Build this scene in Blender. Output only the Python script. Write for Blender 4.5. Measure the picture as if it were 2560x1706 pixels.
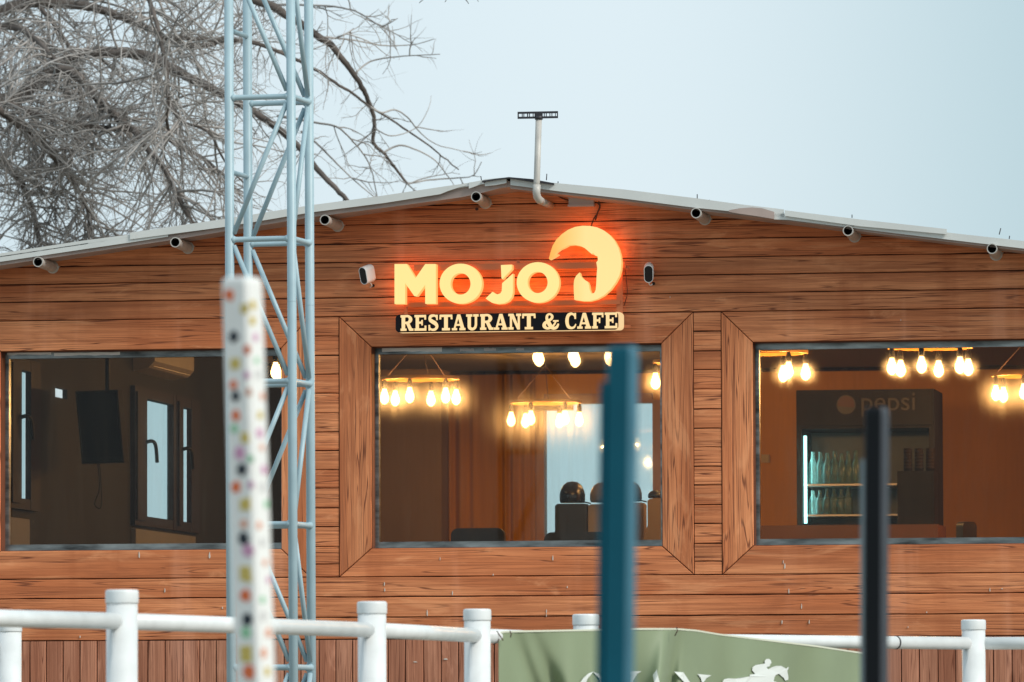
import bpy, math, random
from mathutils import Vector, Matrix, noise
R = math.radians
random.seed(7)
for o in list(bpy.data.objects): bpy.data.objects.remove(o)
scene = bpy.context.scene
COL = scene.collection

# ------------------------------------------------------------------ camera
EYE = 1.45
YAW, PITCH, ROLL, DIST, F = R(9), R(3.385), R(0.18), 35.2, 16000.0
CP = Vector((DIST*math.sin(YAW), -DIST*math.cos(YAW), EYE))
fw = Vector((-math.sin(YAW)*math.cos(PITCH), math.cos(YAW)*math.cos(PITCH), math.sin(PITCH)))
rt0 = Vector((math.cos(YAW), math.sin(YAW), 0)); up0 = rt0.cross(fw)
rt = rt0*math.cos(ROLL) - up0*math.sin(ROLL); up = up0*math.cos(ROLL) + rt0*math.sin(ROLL)
cam = bpy.data.cameras.new('camera'); camo = bpy.data.objects.new('camera', cam); COL.objects.link(camo)
m = Matrix((rt, up, -fw)).transposed().to_4x4(); m.translation = CP
camo.matrix_world = m
cam.sensor_width = 36; cam.lens = F/2560*36; cam.clip_end = 3000; cam.clip_start = .1
cam.dof.use_dof = True; cam.dof.focus_distance = 35.0; cam.dof.aperture_fstop = 8.6
scene.camera = camo
scene.view_settings.view_transform = 'Standard'; scene.view_settings.look = 'None'
scene.view_settings.exposure = 0.0; scene.view_settings.gamma = 1

# ------------------------------------------------------------------ world + sun
SUN_EL, SUN_AZ = 38, 64          # soft light low behind the camera, from the right
w = bpy.data.worlds.new('World'); scene.world = w; w.use_nodes = True
nt = w.node_tree; nt.nodes.clear()
wo = nt.nodes.new('ShaderNodeOutputWorld'); bg = nt.nodes.new('ShaderNodeBackground')
sky = nt.nodes.new('ShaderNodeTexSky'); sky.sky_type = 'NISHITA'; sky.sun_disc = False
sky.sun_elevation = R(SUN_EL); sky.sun_rotation = R(180-SUN_AZ); sky.air_density = 1.0; sky.dust_density = 3.0; sky.ozone_density = 2.0
# thin high overcast: the clear sky mixed with an even pale cloud veil, a little brighter towards the left
mixc = nt.nodes.new('ShaderNodeMix'); mixc.data_type = 'RGBA'; mixc.inputs[0].default_value = .86
tc = nt.nodes.new('ShaderNodeTexCoord'); sep = nt.nodes.new('ShaderNodeSeparateXYZ')
nt.links.new(tc.outputs['Generated'], sep.inputs[0])
veil = nt.nodes.new('ShaderNodeValToRGB')
veil.color_ramp.interpolation = 'EASE'
e = veil.color_ramp.elements
mr = nt.nodes.new('ShaderNodeMapRange'); mr.inputs[1].default_value = -.30; mr.inputs[2].default_value = -.04
nt.links.new(sep.outputs['X'], mr.inputs[0]); nt.links.new(mr.outputs[0], veil.inputs[0])
e[0].position = 0.0; e[0].color = (6.9, 8.4, 9.2, 1)
e[1].position = .60; e[1].color = (8.2, 9.5, 10.1, 1)
ee = veil.color_ramp.elements.new(1.0); ee.color = (4.8, 6.7, 7.35, 1)
nt.links.new(sky.outputs[0], mixc.inputs[6]); nt.links.new(veil.outputs[0], mixc.inputs[7])
nt.links.new(mixc.outputs[2], bg.inputs[0]); bg.inputs[1].default_value = .1
nt.links.new(bg.outputs[0], wo.inputs[0])
sun = bpy.data.lights.new('sun', 'SUN'); sun.energy = 2.8; sun.angle = R(22); sun.color = (1, .93, .84)
so = bpy.data.objects.new('sun', sun); COL.objects.link(so)
sd = Vector((math.sin(R(SUN_AZ))*math.cos(R(SUN_EL)), -math.cos(R(SUN_AZ))*math.cos(R(SUN_EL)), math.sin(R(SUN_EL))))
so.rotation_euler = sd.to_track_quat('Z', 'Y').to_euler()

# ------------------------------------------------------------------ placing helpers (measure a spot in space)
def ray(px, py): return fw + rt*((px-1280)/F) - up*((py-853)/F)
def at(px, py, Y=0.0):
    d = ray(px, py); return CP + d*((Y-CP.y)/d.y)
def atx(px, py, X):
    d = ray(px, py); return CP + d*((X-CP.x)/d.x)
def atd(px, py, dep): return CP + ray(px, py)*dep
def atp(px, py, p, n):
    d = ray(px, py); return CP + d*((p-CP).dot(n)/d.dot(n))
def WX(px, py=1100): return at(px, py).x
def WZ(py, px=1200): return at(px, py).z

# ------------------------------------------------------------------ mesh helpers
class MB:
    def __init__(s): s.v = []; s.f = []; s.m = []; s.smooth = []
    def add(s, vs, fs, mi=0, smooth=False):
        b = len(s.v); s.v += [Vector(v) for v in vs]
        for f in fs: s.f.append(tuple(i+b for i in f)); s.m.append(mi); s.smooth.append(smooth)
        return s
    def box(s, a, b, mi=0):
        x0, y0, z0 = [min(a[i], b[i]) for i in range(3)]; x1, y1, z1 = [max(a[i], b[i]) for i in range(3)]
        v = [(x0,y0,z0),(x1,y0,z0),(x1,y1,z0),(x0,y1,z0),(x0,y0,z1),(x1,y0,z1),(x1,y1,z1),(x0,y1,z1)]
        return s.add(v, [(0,3,2,1),(4,5,6,7),(0,1,5,4),(1,2,6,5),(2,3,7,6),(3,0,4,7)], mi)
    def tube(s, pts, rs, n=8, cap=True, mi=0, smooth=True):
        pts = [Vector(p) for p in pts]
        if not isinstance(rs, (list, tuple)): rs = [rs]*len(pts)
        rings = []; t0 = (pts[1]-pts[0]).normalized()
        a = t0.cross(Vector((0, 0, 1)));
        if a.length < .1: a = t0.cross(Vector((1, 0, 0)))
        a.normalize()
        vs = []
        for i, p in enumerate(pts):
            t = (pts[min(i+1, len(pts)-1)] - pts[max(i-1, 0)]).normalized()
            a = (a - t*a.dot(t)).normalized(); b = t.cross(a)
            for k in range(n):
                an = 2*math.pi*k/n; vs.append(p + (a*math.cos(an) + b*math.sin(an))*rs[i])
        fs = []
        for i in range(len(pts)-1):
            for k in range(n):
                k2 = (k+1) % n; fs.append((i*n+k, i*n+k2, (i+1)*n+k2, (i+1)*n+k))
        s.add(vs, fs, mi, smooth)
        if cap:
            b0 = len(s.v)-len(vs)
            s.f.append(tuple(b0+k for k in reversed(range(n)))); s.m.append(mi); s.smooth.append(False)
            s.f.append(tuple(b0+(len(pts)-1)*n+k for k in range(n))); s.m.append(mi); s.smooth.append(False)
        return s
    def lathe(s, base, prof, n=16, mi=0, axis=None):
        # prof: (radius, height) pairs up from base
        base = Vector(base); q = Matrix.Identity(3) if axis is None else Vector(axis).to_track_quat('Z', 'Y').to_matrix()
        vs = []; fs = []
        for r, h in prof:
            for k in range(n):
                an = 2*math.pi*k/n; vs.append(base + q @ Vector((r*math.cos(an), r*math.sin(an), h)))
        for i in range(len(prof)-1):
            for k in range(n):
                k2 = (k+1) % n; fs.append((i*n+k, i*n+k2, (i+1)*n+k2, (i+1)*n+k))
        s.add(vs, fs, mi, True)
        b0 = len(s.v)-len(vs)
        if prof[0][0] > 1e-4: s.f.append(tuple(b0+k for k in reversed(range(n)))); s.m.append(mi); s.smooth.append(False)
        if prof[-1][0] > 1e-4: s.f.append(tuple(b0+(len(prof)-1)*n+k for k in range(n))); s.m.append(mi); s.smooth.append(False)
        return s
    def prism(s, pts, ext, mats=(0, 0, 0)):
        # pts: 3D outline of the front face, ext: vector to the back
        n = len(pts); pts = [Vector(p) for p in pts]; ext = Vector(ext)
        nrm = Vector((0, 0, 0))
        for i in range(n): nrm += pts[i].cross(pts[(i+1) % n])
        if nrm.dot(ext) > 0: pts.reverse()
        vs = pts + [p+ext for p in pts]
        s.add(vs, [tuple(range(n))], mats[0]); b = len(s.v)-2*n
        for i in range(n):
            j = (i+1) % n; s.f.append((b+i, b+n+i, b+n+j, b+j)); s.m.append(mats[1]); s.smooth.append(False)
        s.f.append(tuple(b+n+i for i in reversed(range(n)))); s.m.append(mats[2]); s.smooth.append(False)
        return s
    def build(s, name, mats, parent=None, label=None):
        off = parent['_base'] if parent is not None and '_base' in parent else (0, 0, 0)
        off = Vector(off)
        me = bpy.data.meshes.new(name); me.from_pydata([tuple(v-off) for v in s.v], [], s.f); me.update()
        if not isinstance(mats, (list, tuple)): mats = [mats]
        for m_ in mats: me.materials.append(m_)
        for p, mi, sm in zip(me.polygons, s.m, s.smooth): p.material_index = mi; p.use_smooth = sm
        o = bpy.data.objects.new(name, me); COL.objects.link(o)
        if parent is not None: o.parent = parent; o['_base'] = tuple(off)
        if label: o['label'] = label
        return o
def tag(o, label=None, cat=None, group=None, kind=None):
    if label: o['label'] = label
    if cat: o['category'] = cat
    if group: o['group'] = group
    if kind: o['kind'] = kind
    return o
def thing(name, label, cat, loc=(0, 0, 0), group=None):
    o = bpy.data.objects.new(name, None); COL.objects.link(o); o.location = loc; o['_base'] = tuple(loc)
    o.empty_display_size = .2
    return tag(o, label, cat, group)
def copy_tree(o, parent=None):
    c = o.copy(); COL.objects.link(c)
    if parent is not None: c.parent = parent
    for ch in list(o.children): copy_tree(ch, c)
    return c
def L(a, b, t): return a + (b-a)*t
def poly(pts, ns=6):
    "smooth curve through 2D/3D points"
    out = []; P = [Vector(p) for p in pts]
    for i in range(len(P)-1):
        p0 = P[max(i-1, 0)]; p1 = P[i]; p2 = P[i+1]; p3 = P[min(i+2, len(P)-1)]
        for k in range(ns):
            t = k/ns
            out.append(.5*((2*p1) + (p2-p0)*t + (2*p0-5*p1+4*p2-p3)*t*t + (3*p1-p0-3*p2+p3)*t**3))
    out.append(P[-1]); return out

# ------------------------------------------------------------------ materials
def mat(name, col, rough=.6, metal=0, spec=.5, var=.0, scale=8, emis=None, es=0, bump=0, stretch=(1, 1, 1)):
    m_ = bpy.data.materials.new(name); m_.use_nodes = True; n = m_.node_tree.nodes; l = m_.node_tree.links
    b = n['Principled BSDF']; b.inputs['Base Color'].default_value = (*col, 1); b.inputs['Roughness'].default_value = rough
    b.inputs['Metallic'].default_value = metal; b.inputs['Specular IOR Level'].default_value = spec
    if emis: b.inputs['Emission Color'].default_value = (*emis, 1); b.inputs['Emission Strength'].default_value = es
    if var or bump:
        t = n.new('ShaderNodeTexCoord'); oi = n.new('ShaderNodeObjectInfo'); mp = n.new('ShaderNodeMapping'); mp.inputs['Scale'].default_value = stretch
        ad = n.new('ShaderNodeVectorMath'); ad.operation = 'ADD'; ml = n.new('ShaderNodeMath'); ml.operation = 'MULTIPLY'; ml.inputs[1].default_value = 37
        l.new(oi.outputs['Random'], ml.inputs[0]); l.new(t.outputs['Object'], mp.inputs[0]); l.new(mp.outputs[0], ad.inputs[0]); l.new(ml.outputs[0], ad.inputs[1])
        ns = n.new('ShaderNodeTexNoise'); ns.inputs['Scale'].default_value = scale; ns.inputs['Detail'].default_value = 5; l.new(ad.outputs[0], ns.inputs[0])
        if var:
            r = n.new('ShaderNodeValToRGB'); l.new(ns.outputs[0], r.inputs[0])
            r.color_ramp.elements[0].position = .3; r.color_ramp.elements[1].position = .7
            r.color_ramp.elements[0].color = (*[max(0, c*(1-var)) for c in col], 1); r.color_ramp.elements[1].color = (*[min(1, c*(1+var)) for c in col], 1)
            l.new(r.outputs[0], b.inputs['Base Color'])
        if bump:
            bp = n.new('ShaderNodeBump'); bp.inputs['Strength'].default_value = bump; bp.inputs['Distance'].default_value = .01
            l.new(ns.outputs[0], bp.inputs['Height']); l.new(bp.outputs[0], b.inputs['Normal'])
    return m_
def wood(name, light, mid, dark, horiz=True, dens=1.0):
    m_ = bpy.data.materials.new(name); m_.use_nodes = True; n = m_.node_tree.nodes; l = m_.node_tree.links
    b = n['Principled BSDF']; b.inputs['Roughness'].default_value = .62; b.inputs['Specular IOR Level'].default_value = .3
    t = n.new('ShaderNodeTexCoord'); oi = n.new('ShaderNodeObjectInfo')
    ml = n.new('ShaderNodeMath'); ml.operation = 'MULTIPLY'; ml.inputs[1].default_value = 61.7; l.new(oi.outputs['Random'], ml.inputs[0])
    ad = n.new('ShaderNodeVectorMath'); ad.operation = 'ADD'; l.new(t.outputs['Object'], ad.inputs[0]); l.new(ml.outputs[0], ad.inputs[1])
    def coords(sx, sz):
        mp = n.new('ShaderNodeMapping'); mp.inputs['Scale'].default_value = (sx, 1, sz) if horiz else (sz, 1, sx)
        l.new(ad.outputs[0], mp.inputs[0]); return mp.outputs[0]
    def nz(vec, scale, detail, dist=0, rgh=.5):
        q = n.new('ShaderNodeTexNoise'); q.inputs['Scale'].default_value = scale; q.inputs['Detail'].default_value = detail
        q.inputs['Distortion'].default_value = dist; q.inputs['Roughness'].default_value = rgh; l.new(vec, q.inputs[0]); return q.outputs[0]
    def math_(op, a, bb, c=None):
        q = n.new('ShaderNodeMath'); q.operation = op
        for i, x in enumerate((a, bb, c)):
            if x is None: continue
            if isinstance(x, (int, float)): q.inputs[i].default_value = x
            else: l.new(x, q.inputs[i])
        return q.outputs[0]
    def ramp(x, stops):
        q = n.new('ShaderNodeMapRange'); q.interpolation_type = 'SMOOTHSTEP'; l.new(x, q.inputs[0])
        q.inputs[1].default_value, q.inputs[2].default_value, q.inputs[3].default_value, q.inputs[4].default_value = stops; return q.outputs[0]
    # figure: contour lines of a long stretched noise give cathedral grain
    fig = nz(coords(.32, 14), 1.0, 2.6, .35)
    fr = math_('PINGPONG', math_('MULTIPLY', fig, 17*dens), .5)
    line = ramp(fr, (0.0, .15, 1, 0))
    patch = ramp(nz(coords(1.1, 9), 1.0, 2), (.34, .56, .16, 1))
    line = math_('MULTIPLY', line, patch)
    streak = ramp(nz(coords(1.0, 46), 1.0, 5, .3, .6), (.42, .62, 0, 1))
    fine = nz(coords(4, 150), 1.0, 4)
    broad = nz(coords(.5, 3), 1.4, 3)
    def mix(f, a, bb):
        q = n.new('ShaderNodeMix'); q.data_type = 'RGBA'
        if isinstance(f, (int, float)): q.inputs[0].default_value = f
        else: l.new(f, q.inputs[0])
        for i, x in ((6, a), (7, bb)):
            if isinstance(x, tuple): q.inputs[i].default_value = (*x, 1)
            else: l.new(x, q.inputs[i])
        return q.outputs[2]
    c = mix(ramp(broad, (.35, .65, 0, 1)), light, mid)
    c = mix(math_('MULTIPLY', ramp(fine, (.35, .7, 0, 1)), .35), c, tuple(x*.6 for x in mid))
    c = mix(math_('MULTIPLY', streak, .5), c, tuple(L(a_, b_, .55) for a_, b_ in zip(mid, dark)))
    c = mix(math_('MULTIPLY', line, .9), c, dark)
    blot = nz(coords(1.7, 7), 1.3, 4, .8, .62)
    c = mix(ramp(blot, (.50, .70, 0, .42)), c, tuple(L(a_, b_, .5) for a_, b_ in zip(mid, dark)))
    c = mix(ramp(blot, (.46, .30, 0, .45)), c, tuple(min(.9, x*1.12+.03) for x in light))
    # rain-washed dirt in vertical tracks, pale bloom in other places (world space)
    mp = n.new('ShaderNodeMapping'); mp.inputs['Scale'].default_value = (2.2, 1, .22); l.new(t.outputs['Object'], mp.inputs[0])
    st = nz(mp.outputs[0], 1.6, 5)
    c = mix(ramp(st, (.56, .72, 0, .45)), c, tuple(x*y for x, y in zip(mid, (.62, .5, .42))))
    c = mix(ramp(st, (.44, .26, 0, .32)), c, tuple(min(1, x+.13) for x in light))
    # each board its own tone
    hsv = n.new('ShaderNodeHueSaturation'); l.new(c, hsv.inputs['Color']); l.new(math_('MULTIPLY_ADD', oi.outputs['Random'], .22, .90), hsv.inputs['Value'])
    l.new(hsv.outputs[0], b.inputs['Base Color'])
    h = math_('SUBTRACT', math_('MULTIPLY', fine, .3), math_('ADD', math_('MULTIPLY', line, .8), math_('MULTIPLY', streak, .4)))
    bp = n.new('ShaderNodeBump'); bp.inputs['Strength'].default_value = .45; bp.inputs['Distance'].default_value = .004
    l.new(h, bp.inputs['Height']); l.new(bp.outputs[0], b.inputs['Normal'])
    return m_
LT, MD, DK = (.84, .325, .142), (.62, .192, .072), (.15, .040, .018)
M = {}
M['wood_h'] = wood('stained_wood_horizontal', LT, MD, DK)
M['wood_v'] = wood('stained_wood_vertical', LT, MD, DK, False)
M['wood_skirt'] = wood('stained_wood_skirting', (.60, .27, .165), (.44, .175, .10), DK, False, 1.3)
M['groove'] = mat('dark_groove', (.06, .02, .012), .9)
M['reveal'] = mat('dark_brown_reveal', (.15, .055, .032), .7, 0, .3, .2, 6)
M['roof'] = mat('white_roof_sheet', (.66, .68, .67), .42, .0, .5, .07, 3)
M['roof_under'] = mat('roof_panel_underside', (.42, .33, .30), .6, 0, .4, .15, 5)
M['black_metal'] = mat('black_sheet', (.03, .028, .035), .5, 0, .5)
M['pvc'] = mat('weathered_pvc', (.50, .48, .45), .4, 0, .5, .12, 14)
M['pvc_dark'] = mat('pipe_bore', (.02, .02, .02), .9)
M['alu'] = mat('window_aluminium', (.21, .225, .225), .3, .8, .5, .75, 5, stretch=(.9, 1, 4))
M['white_pipe'] = mat('white_painted_pipe', (.76, .79, .80), .33, 0, .5, .07, 11)
M['tower'] = mat('pale_blue_painted_steel', (.37, .51, .575), .42, 0, .5, .07, 9)
M['white_plastic'] = mat('white_plastic', (.8, .8, .8), .35)
M['black_gloss'] = mat('black_gloss', (.01, .01, .013), .12)
M['teal'] = mat('teal_paint', (.0, .10, .155), .5, 0, .25, .1, 6)
M['navy'] = mat('black_navy_paint', (.005, .007, .010), .5, 0, .2, .1, 6)
M['wire'] = mat('rusty_wire', (.08, .04, .03), .7)
M['steel_brown'] = mat('brown_painted_steel', (.5, .15, .06), .6)
M['interior_wall'] = mat('ochre_plaster', (.62, .29, .045), .7, 0, .3, .10, 1.5)
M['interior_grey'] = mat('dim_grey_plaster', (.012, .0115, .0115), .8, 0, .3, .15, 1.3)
M['ceiling'] = mat('dark_ceiling', (.16, .12, .08), .8)
M['floor'] = mat('brown_floor', (.10, .06, .04), .4)
M['dark_frame'] = mat('dark_brown_upvc', (.014, .006, .006), .6, 0, .12)
M['curtain'] = mat('brown_curtain', (.42, .19, .035), .8, 0, .2, .12, 3, stretch=(6, 1, .4))
M['dark_plastic'] = mat('dark_plastic', (.008, .007, .007), .5, 0, .15)
M['leather'] = mat('black_leather', (.015, .016, .02), .4, 0, .5, .2, 20)
M['ring'] = mat('golden_wood_ring', (.42, .20, .02), .5)
M['grey_metal'] = mat('grey_driver_case', (.50, .47, .47), .4, .3)
M['beige'] = mat('beige_shell', (.28, .22, .15), .4)
def emit(name, col, s):
    return mat(name, tuple(.12*c for c in col), .5, spec=.2, emis=col, es=s)
def bulb_mat():
    m_ = bpy.data.materials.new('lit_amber_bulb'); m_.use_nodes = True; n = m_.node_tree.nodes; l = m_.node_tree.links; n.clear()
    o_ = n.new('ShaderNodeOutputMaterial'); e_ = n.new('ShaderNodeEmission'); e_.inputs[0].default_value = (1, .60, .22, 1); e_.inputs[1].default_value = 9
    t_ = n.new('ShaderNodeBsdfTransparent'); x_ = n.new('ShaderNodeMixShader'); x_.inputs[0].default_value = .5
    l.new(e_.outputs[0], x_.inputs[1]); l.new(t_.outputs[0], x_.inputs[2]); l.new(x_.outputs[0], o_.inputs[0]); return m_
M['bulb'] = bulb_mat()
M['cream'] = emit('lit_cream_acrylic', (1.0, .79, .30), .98)
M['cream_side'] = emit('lit_acrylic_edge', (1.0, .55, .17), .92)
M['halo'] = emit('orange_back_light', (1.0, .20, .02), 4.2)
def moon_mat():
    m_ = emit('lit_moon_acrylic', (1, .75, .3), .98); n = m_.node_tree.nodes; l = m_.node_tree.links
    t = n.new('ShaderNodeTexCoord'); sp = n.new('ShaderNodeSeparateXYZ'); l.new(t.outputs['Object'], sp.inputs[0])
    x0 = at(1375, 640).x-at(1200, 830).x; x1 = at(1475, 640).x-at(1200, 830).x
    q = n.new('ShaderNodeMapRange'); q.inputs[1].default_value = x0; q.inputs[2].default_value = x1; l.new(sp.outputs['X'], q.inputs[0])
    r = n.new('ShaderNodeValToRGB'); r.color_ramp.elements[0].color = (1, .40, .06, 1); r.color_ramp.elements[1].color = (1, .77, .32, 1)
    k = r.color_ramp.elements.new(.45); k.color = (1, .60, .17, 1)
    l.new(q.outputs[0], r.inputs[0]); l.new(r.outputs[0], n['Principled BSDF'].inputs['Emission Color']); return m_
M['moon'] = moon_mat()
M['panel_black'] = mat('black_sign_face', (.004, .003, .006), .5, 0, .2)
M['led'] = emit('cold_tube', (.45, 1, 1), 3.0)
M['header_print'] = mat('dim_header_panel', (.015, .013, .012), .6, 0, .2)
M['print_orange'] = mat('dull_orange_print', (.07, .022, .012), .5)
M['print_olive'] = mat('dull_olive_print', (.045, .034, .02), .5)
M['case_inner'] = mat('cooler_lining', (.07, .075, .065), .5)
def glassy():
    m_ = bpy.data.materials.new('clear_bottle'); m_.use_nodes = True; b = m_.node_tree.nodes['Principled BSDF']
    b.inputs['Base Color'].default_value = (.35, .55, .55, 1); b.inputs['Roughness'].default_value = .12; b.inputs['Transmission Weight'].default_value = .85; b.inputs['IOR'].default_value = 1.33
    return m_
M['bottle'] = glassy()
def pane_mat(name, haze=.16, tint=(.86, .88, .86), refl=.055):
    m_ = bpy.data.materials.new(name); m_.use_nodes = True; n = m_.node_tree.nodes; l = m_.node_tree.links; n.clear()
    out = n.new('ShaderNodeOutputMaterial')
    tr = n.new('ShaderNodeBsdfTransparent'); tr.inputs[0].default_value = (*tint, 1)
    rf = n.new('ShaderNodeBsdfRefraction'); rf.inputs['IOR'].default_value = 1.03; rf.inputs['Roughness'].default_value = .66; rf.inputs[0].default_value = (.95, .9, .82, 1)
    df = n.new('ShaderNodeBsdfDiffuse'); df.inputs[0].default_value = (.42, .34, .24, 1)
    gl = n.new('ShaderNodeBsdfGlossy'); gl.inputs['Roughness'].default_value = .03; gl.inputs[0].default_value = (1, 1, 1, 1)
    t = n.new('ShaderNodeTexCoord'); mp = n.new('ShaderNodeMapping'); mp.inputs['Scale'].default_value = (14, 1, 1.3); l.new(t.outputs['Object'], mp.inputs[0])
    ns = n.new('ShaderNodeTexNoise'); ns.inputs['Scale'].default_value = 3; ns.inputs['Detail'].default_value = 6; l.new(mp.outputs[0], ns.inputs[0])
    r = n.new('ShaderNodeMapRange'); r.inputs[1].default_value = .35; r.inputs[2].default_value = .75; r.inputs[3].default_value = haze*.5; r.inputs[4].default_value = haze*1.6; l.new(ns.outputs[0], r.inputs[0])
    r2 = n.new('ShaderNodeMapRange'); r2.inputs[1].default_value = .45; r2.inputs[2].default_value = .8; r2.inputs[3].default_value = .002; r2.inputs[4].default_value = .018; l.new(ns.outputs[0], r2.inputs[0])
    a = n.new('ShaderNodeMixShader'); l.new(r.outputs[0], a.inputs[0]); l.new(tr.outputs[0], a.inputs[1]); l.new(rf.outputs[0], a.inputs[2])
    c = n.new('ShaderNodeMixShader'); l.new(r2.outputs[0], c.inputs[0]); l.new(a.outputs[0], c.inputs[1]); l.new(df.outputs[0], c.inputs[2])
    d = n.new('ShaderNodeMixShader'); d.inputs[0].default_value = refl; l.new(c.outputs[0], d.inputs[1]); l.new(gl.outputs[0], d.inputs[2])
    l.new(d.outputs[0], out.inputs[0]); return m_
M['pane'] = pane_mat('dusty_window_pane', .029, (.96, .96, .94), .009)
M['pane_clean'] = pane_mat('inner_window_pane', .01, (.80, .90, .92), .05)

# ------------------------------------------------------------------ ground
def ground_mat():
    return mat('dry_sandy_ground', (.26, .22, .17), .95, 0, .2, .25, .8, bump=.3)
g = MB(); N = 40
for i in range(N+1):
    for j in range(N+1):
        x = -1200+2400*i/N; y = -700+2100*j/N; g.v.append(Vector((x, y, 0)))
for i in range(N):
    for j in range(N):
        g.f.append((i*(N+1)+j, (i+1)*(N+1)+j, (i+1)*(N+1)+j+1, i*(N+1)+j+1)); g.m.append(0); g.smooth.append(False)
tag(g.build('ground', ground_mat()), kind='structure')

# ================================================================== BUILDING
bld = thing('restaurant_building', 'low timber-clad restaurant with a shallow white sheet roof and three big picture windows', 'building')
ZT1, ZT0, ZB0, ZB1 = WZ(788), WZ(865), WZ(1369), WZ(1441)
XL, XR = WX(-175), WX(2780)
W = [(WX(3), WX(704)), (WX(930), WX(1655)), (WX(1884), WX(2600))]
CASE = [(WX(-78), WX(777)), (WX(849), WX(1735)), (WX(1805), WX(2680))]
YF = -.36                                       # front edge of the roof
ridge = at(1272, 456, YF); lft = at(0, 648, YF); rgt = at(2560, 614, YF)
sl = (ridge.z-lft.z)/(ridge.x-lft.x); sr = (ridge.z-rgt.z)/(rgt.x-ridge.x)
def roofz(x):                                   # underside line of the roof along the wall
    return ridge.z - (sl*(ridge.x-x) if x < ridge.x else sr*(x-ridge.x))
ZBASE = .55
T_WALL = .12
# backing wall, with openings
wl = MB()
def slab(x0, x1, z0, z1, y0=0.0, y1=T_WALL): wl.box((x0, y0, z0), (x1, y1, z1))
slab(XL, XR, ZBASE, ZB0)
prev = XL
for a, b in W: slab(prev, a, ZB0, ZT0); prev = b
slab(prev, XR, ZB0, ZT0)
wl.prism([(XL, 0, ZT0), (XR, 0, ZT0), (XR, 0, roofz(XR)-.01), (ridge.x, 0, ridge.z-.01), (XL, 0, roofz(XL)-.01)], (0, T_WALL, 0))
wl.build('wall', M['groove'], bld)
# boards
TB = .014
def smooth_noise(x, seed, f=4.3): return noise.noise(Vector((x*f, seed*7.13, 3.1)))
def board(x0, x1, z0, z1, seed, name='plank', material=None, clip=False, seg=.055, gap=.0028):
    n = max(2, int((x1-x0)/seg)); mb = MB(); vs = []; ok = []
    for i in range(n+1):
        x = L(x0+gap, x1-gap, i/n)
        za = z0+gap+.0026*smooth_noise(x, seed)+.0014*smooth_noise(x, seed+3, 13); zb = z1-gap+.0026*smooth_noise(x, seed+40)+.0014*smooth_noise(x, seed+50, 13)
        if clip: zb = min(zb, roofz(x)-.005)
        if zb < za+.012: zb = za+.012; 
        c = min(.003, (zb-za)*.3); e_ = .003 if i in (0, n) else 0
        tb = TB+.0015*smooth_noise(x, seed+9, .7)+(seed % 5)*.0006
        vs += [(x, 0.0, za), (x, -tb+.003+e_*.3, za), (x, -tb+e_, za+c), (x, -tb+e_, zb-c), (x, -tb+.003+e_*.3, zb), (x, 0.0, zb)]
    fs = []
    for i in range(n):
        for k in range(5): fs.append((i*6+k, (i+1)*6+k, (i+1)*6+k+1, i*6+k+1))
    fs += [(0, 1, 2, 3, 4, 5), tuple(n*6+k for k in (5, 4, 3, 2, 1, 0))]
    mb.add(vs, fs); return mb.build(name, material or M['wood_h'], bld)
sd_ = 1
ys = [420, 466, 512, 558, 606, 652, 696, 741, 788]
for a, b in zip(ys[:-1], ys[1:]):
    z1, z0 = WZ(a), WZ(b); x0, x1 = XL, XR
    if roofz(XL) < z0+.02: x0 = ridge.x - (ridge.z - z0 - .0)/sl
    if roofz(XR) < z0+.02: x1 = ridge.x + (ridge.z - z0 - .0)/sr
    if x1-x0 < .3: continue
    board(x0, x1, z0, z1, sd_, clip=True); sd_ += 1
ys2 = [1441, 1491, 1542, 1597]
for a, b in zip(ys2[:-1], ys2[1:]): board(XL, XR, WZ(b), WZ(a), sd_); sd_ += 1
# short blocks between the window casings
yb = [788, 836, 885, 932, 980, 1029, 1077, 1124, 1172, 1218, 1267, 1314, 1364, 1408, 1441]
for x0, x1 in ((XL, CASE[0][0]), (CASE[0][1], CASE[1][0]), (CASE[1][1], CASE[2][0]), (CASE[2][1], XR)):
    for a, b in zip(yb[:-1], yb[1:]): board(x0, x1, WZ(b), WZ(a), sd_, name='block', seg=.04); sd_ += 1
# mitred casings round the windows
def casing(pts, material, seed):
    cx = sum(p[0] for p in pts)/4; cz = sum(p[1] for p in pts)/4; mb = MB()
    n = len(pts)
    def inset(d):
        out = []
        for i in range(n):
            p = Vector(pts[i]); a = (Vector(pts[i-1])-p).normalized(); b = (Vector(pts[(i+1) % n])-p).normalized()
            bis = (a+b).normalized(); s_ = max(.25, abs(a.x*b.y-a.y*b.x))
            ang = math.acos(max(-1, min(1, a.dot(b))))/2; out.append(p+bis*(d/max(.2, math.sin(ang))))
        return out
    o1, o2 = inset(.002), inset(.005); tb = TB+.002+seed*.0007
    vs = [(p.x, 0, p.y) for p in o1]+[(p.x, -tb+.003, p.y) for p in o1]+[(p.x, -tb, p.y) for p in o2]
    fs = [tuple(2*n+i for i in range(n))]
    for i in range(n):
        j = (i+1) % n; fs += [(i, j, n+j, n+i), (n+i, n+j, 2*n+j, 2*n+i)]
    mb.add(vs, fs); return mb.build('casing_board', material, bld)
for k, ((a, b), (c0, c1)) in enumerate(zip(W, CASE)):
    casing([(c0, ZT1), (c1, ZT1), (b, ZT0), (a, ZT0)], M['wood_h'], 0)
    casing([(c0, ZB1), (a, ZB0), (b, ZB0), (c1, ZB1)], M['wood_h'], 1)
    casing([(c0, ZT1), (a, ZT0), (a, ZB0), (c0, ZB1)], M['wood_v'], 2)
    casing([(c1, ZT1), (c1, ZB1), (b, ZB0), (b, ZT0)], M['wood_v'], 3)
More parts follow.
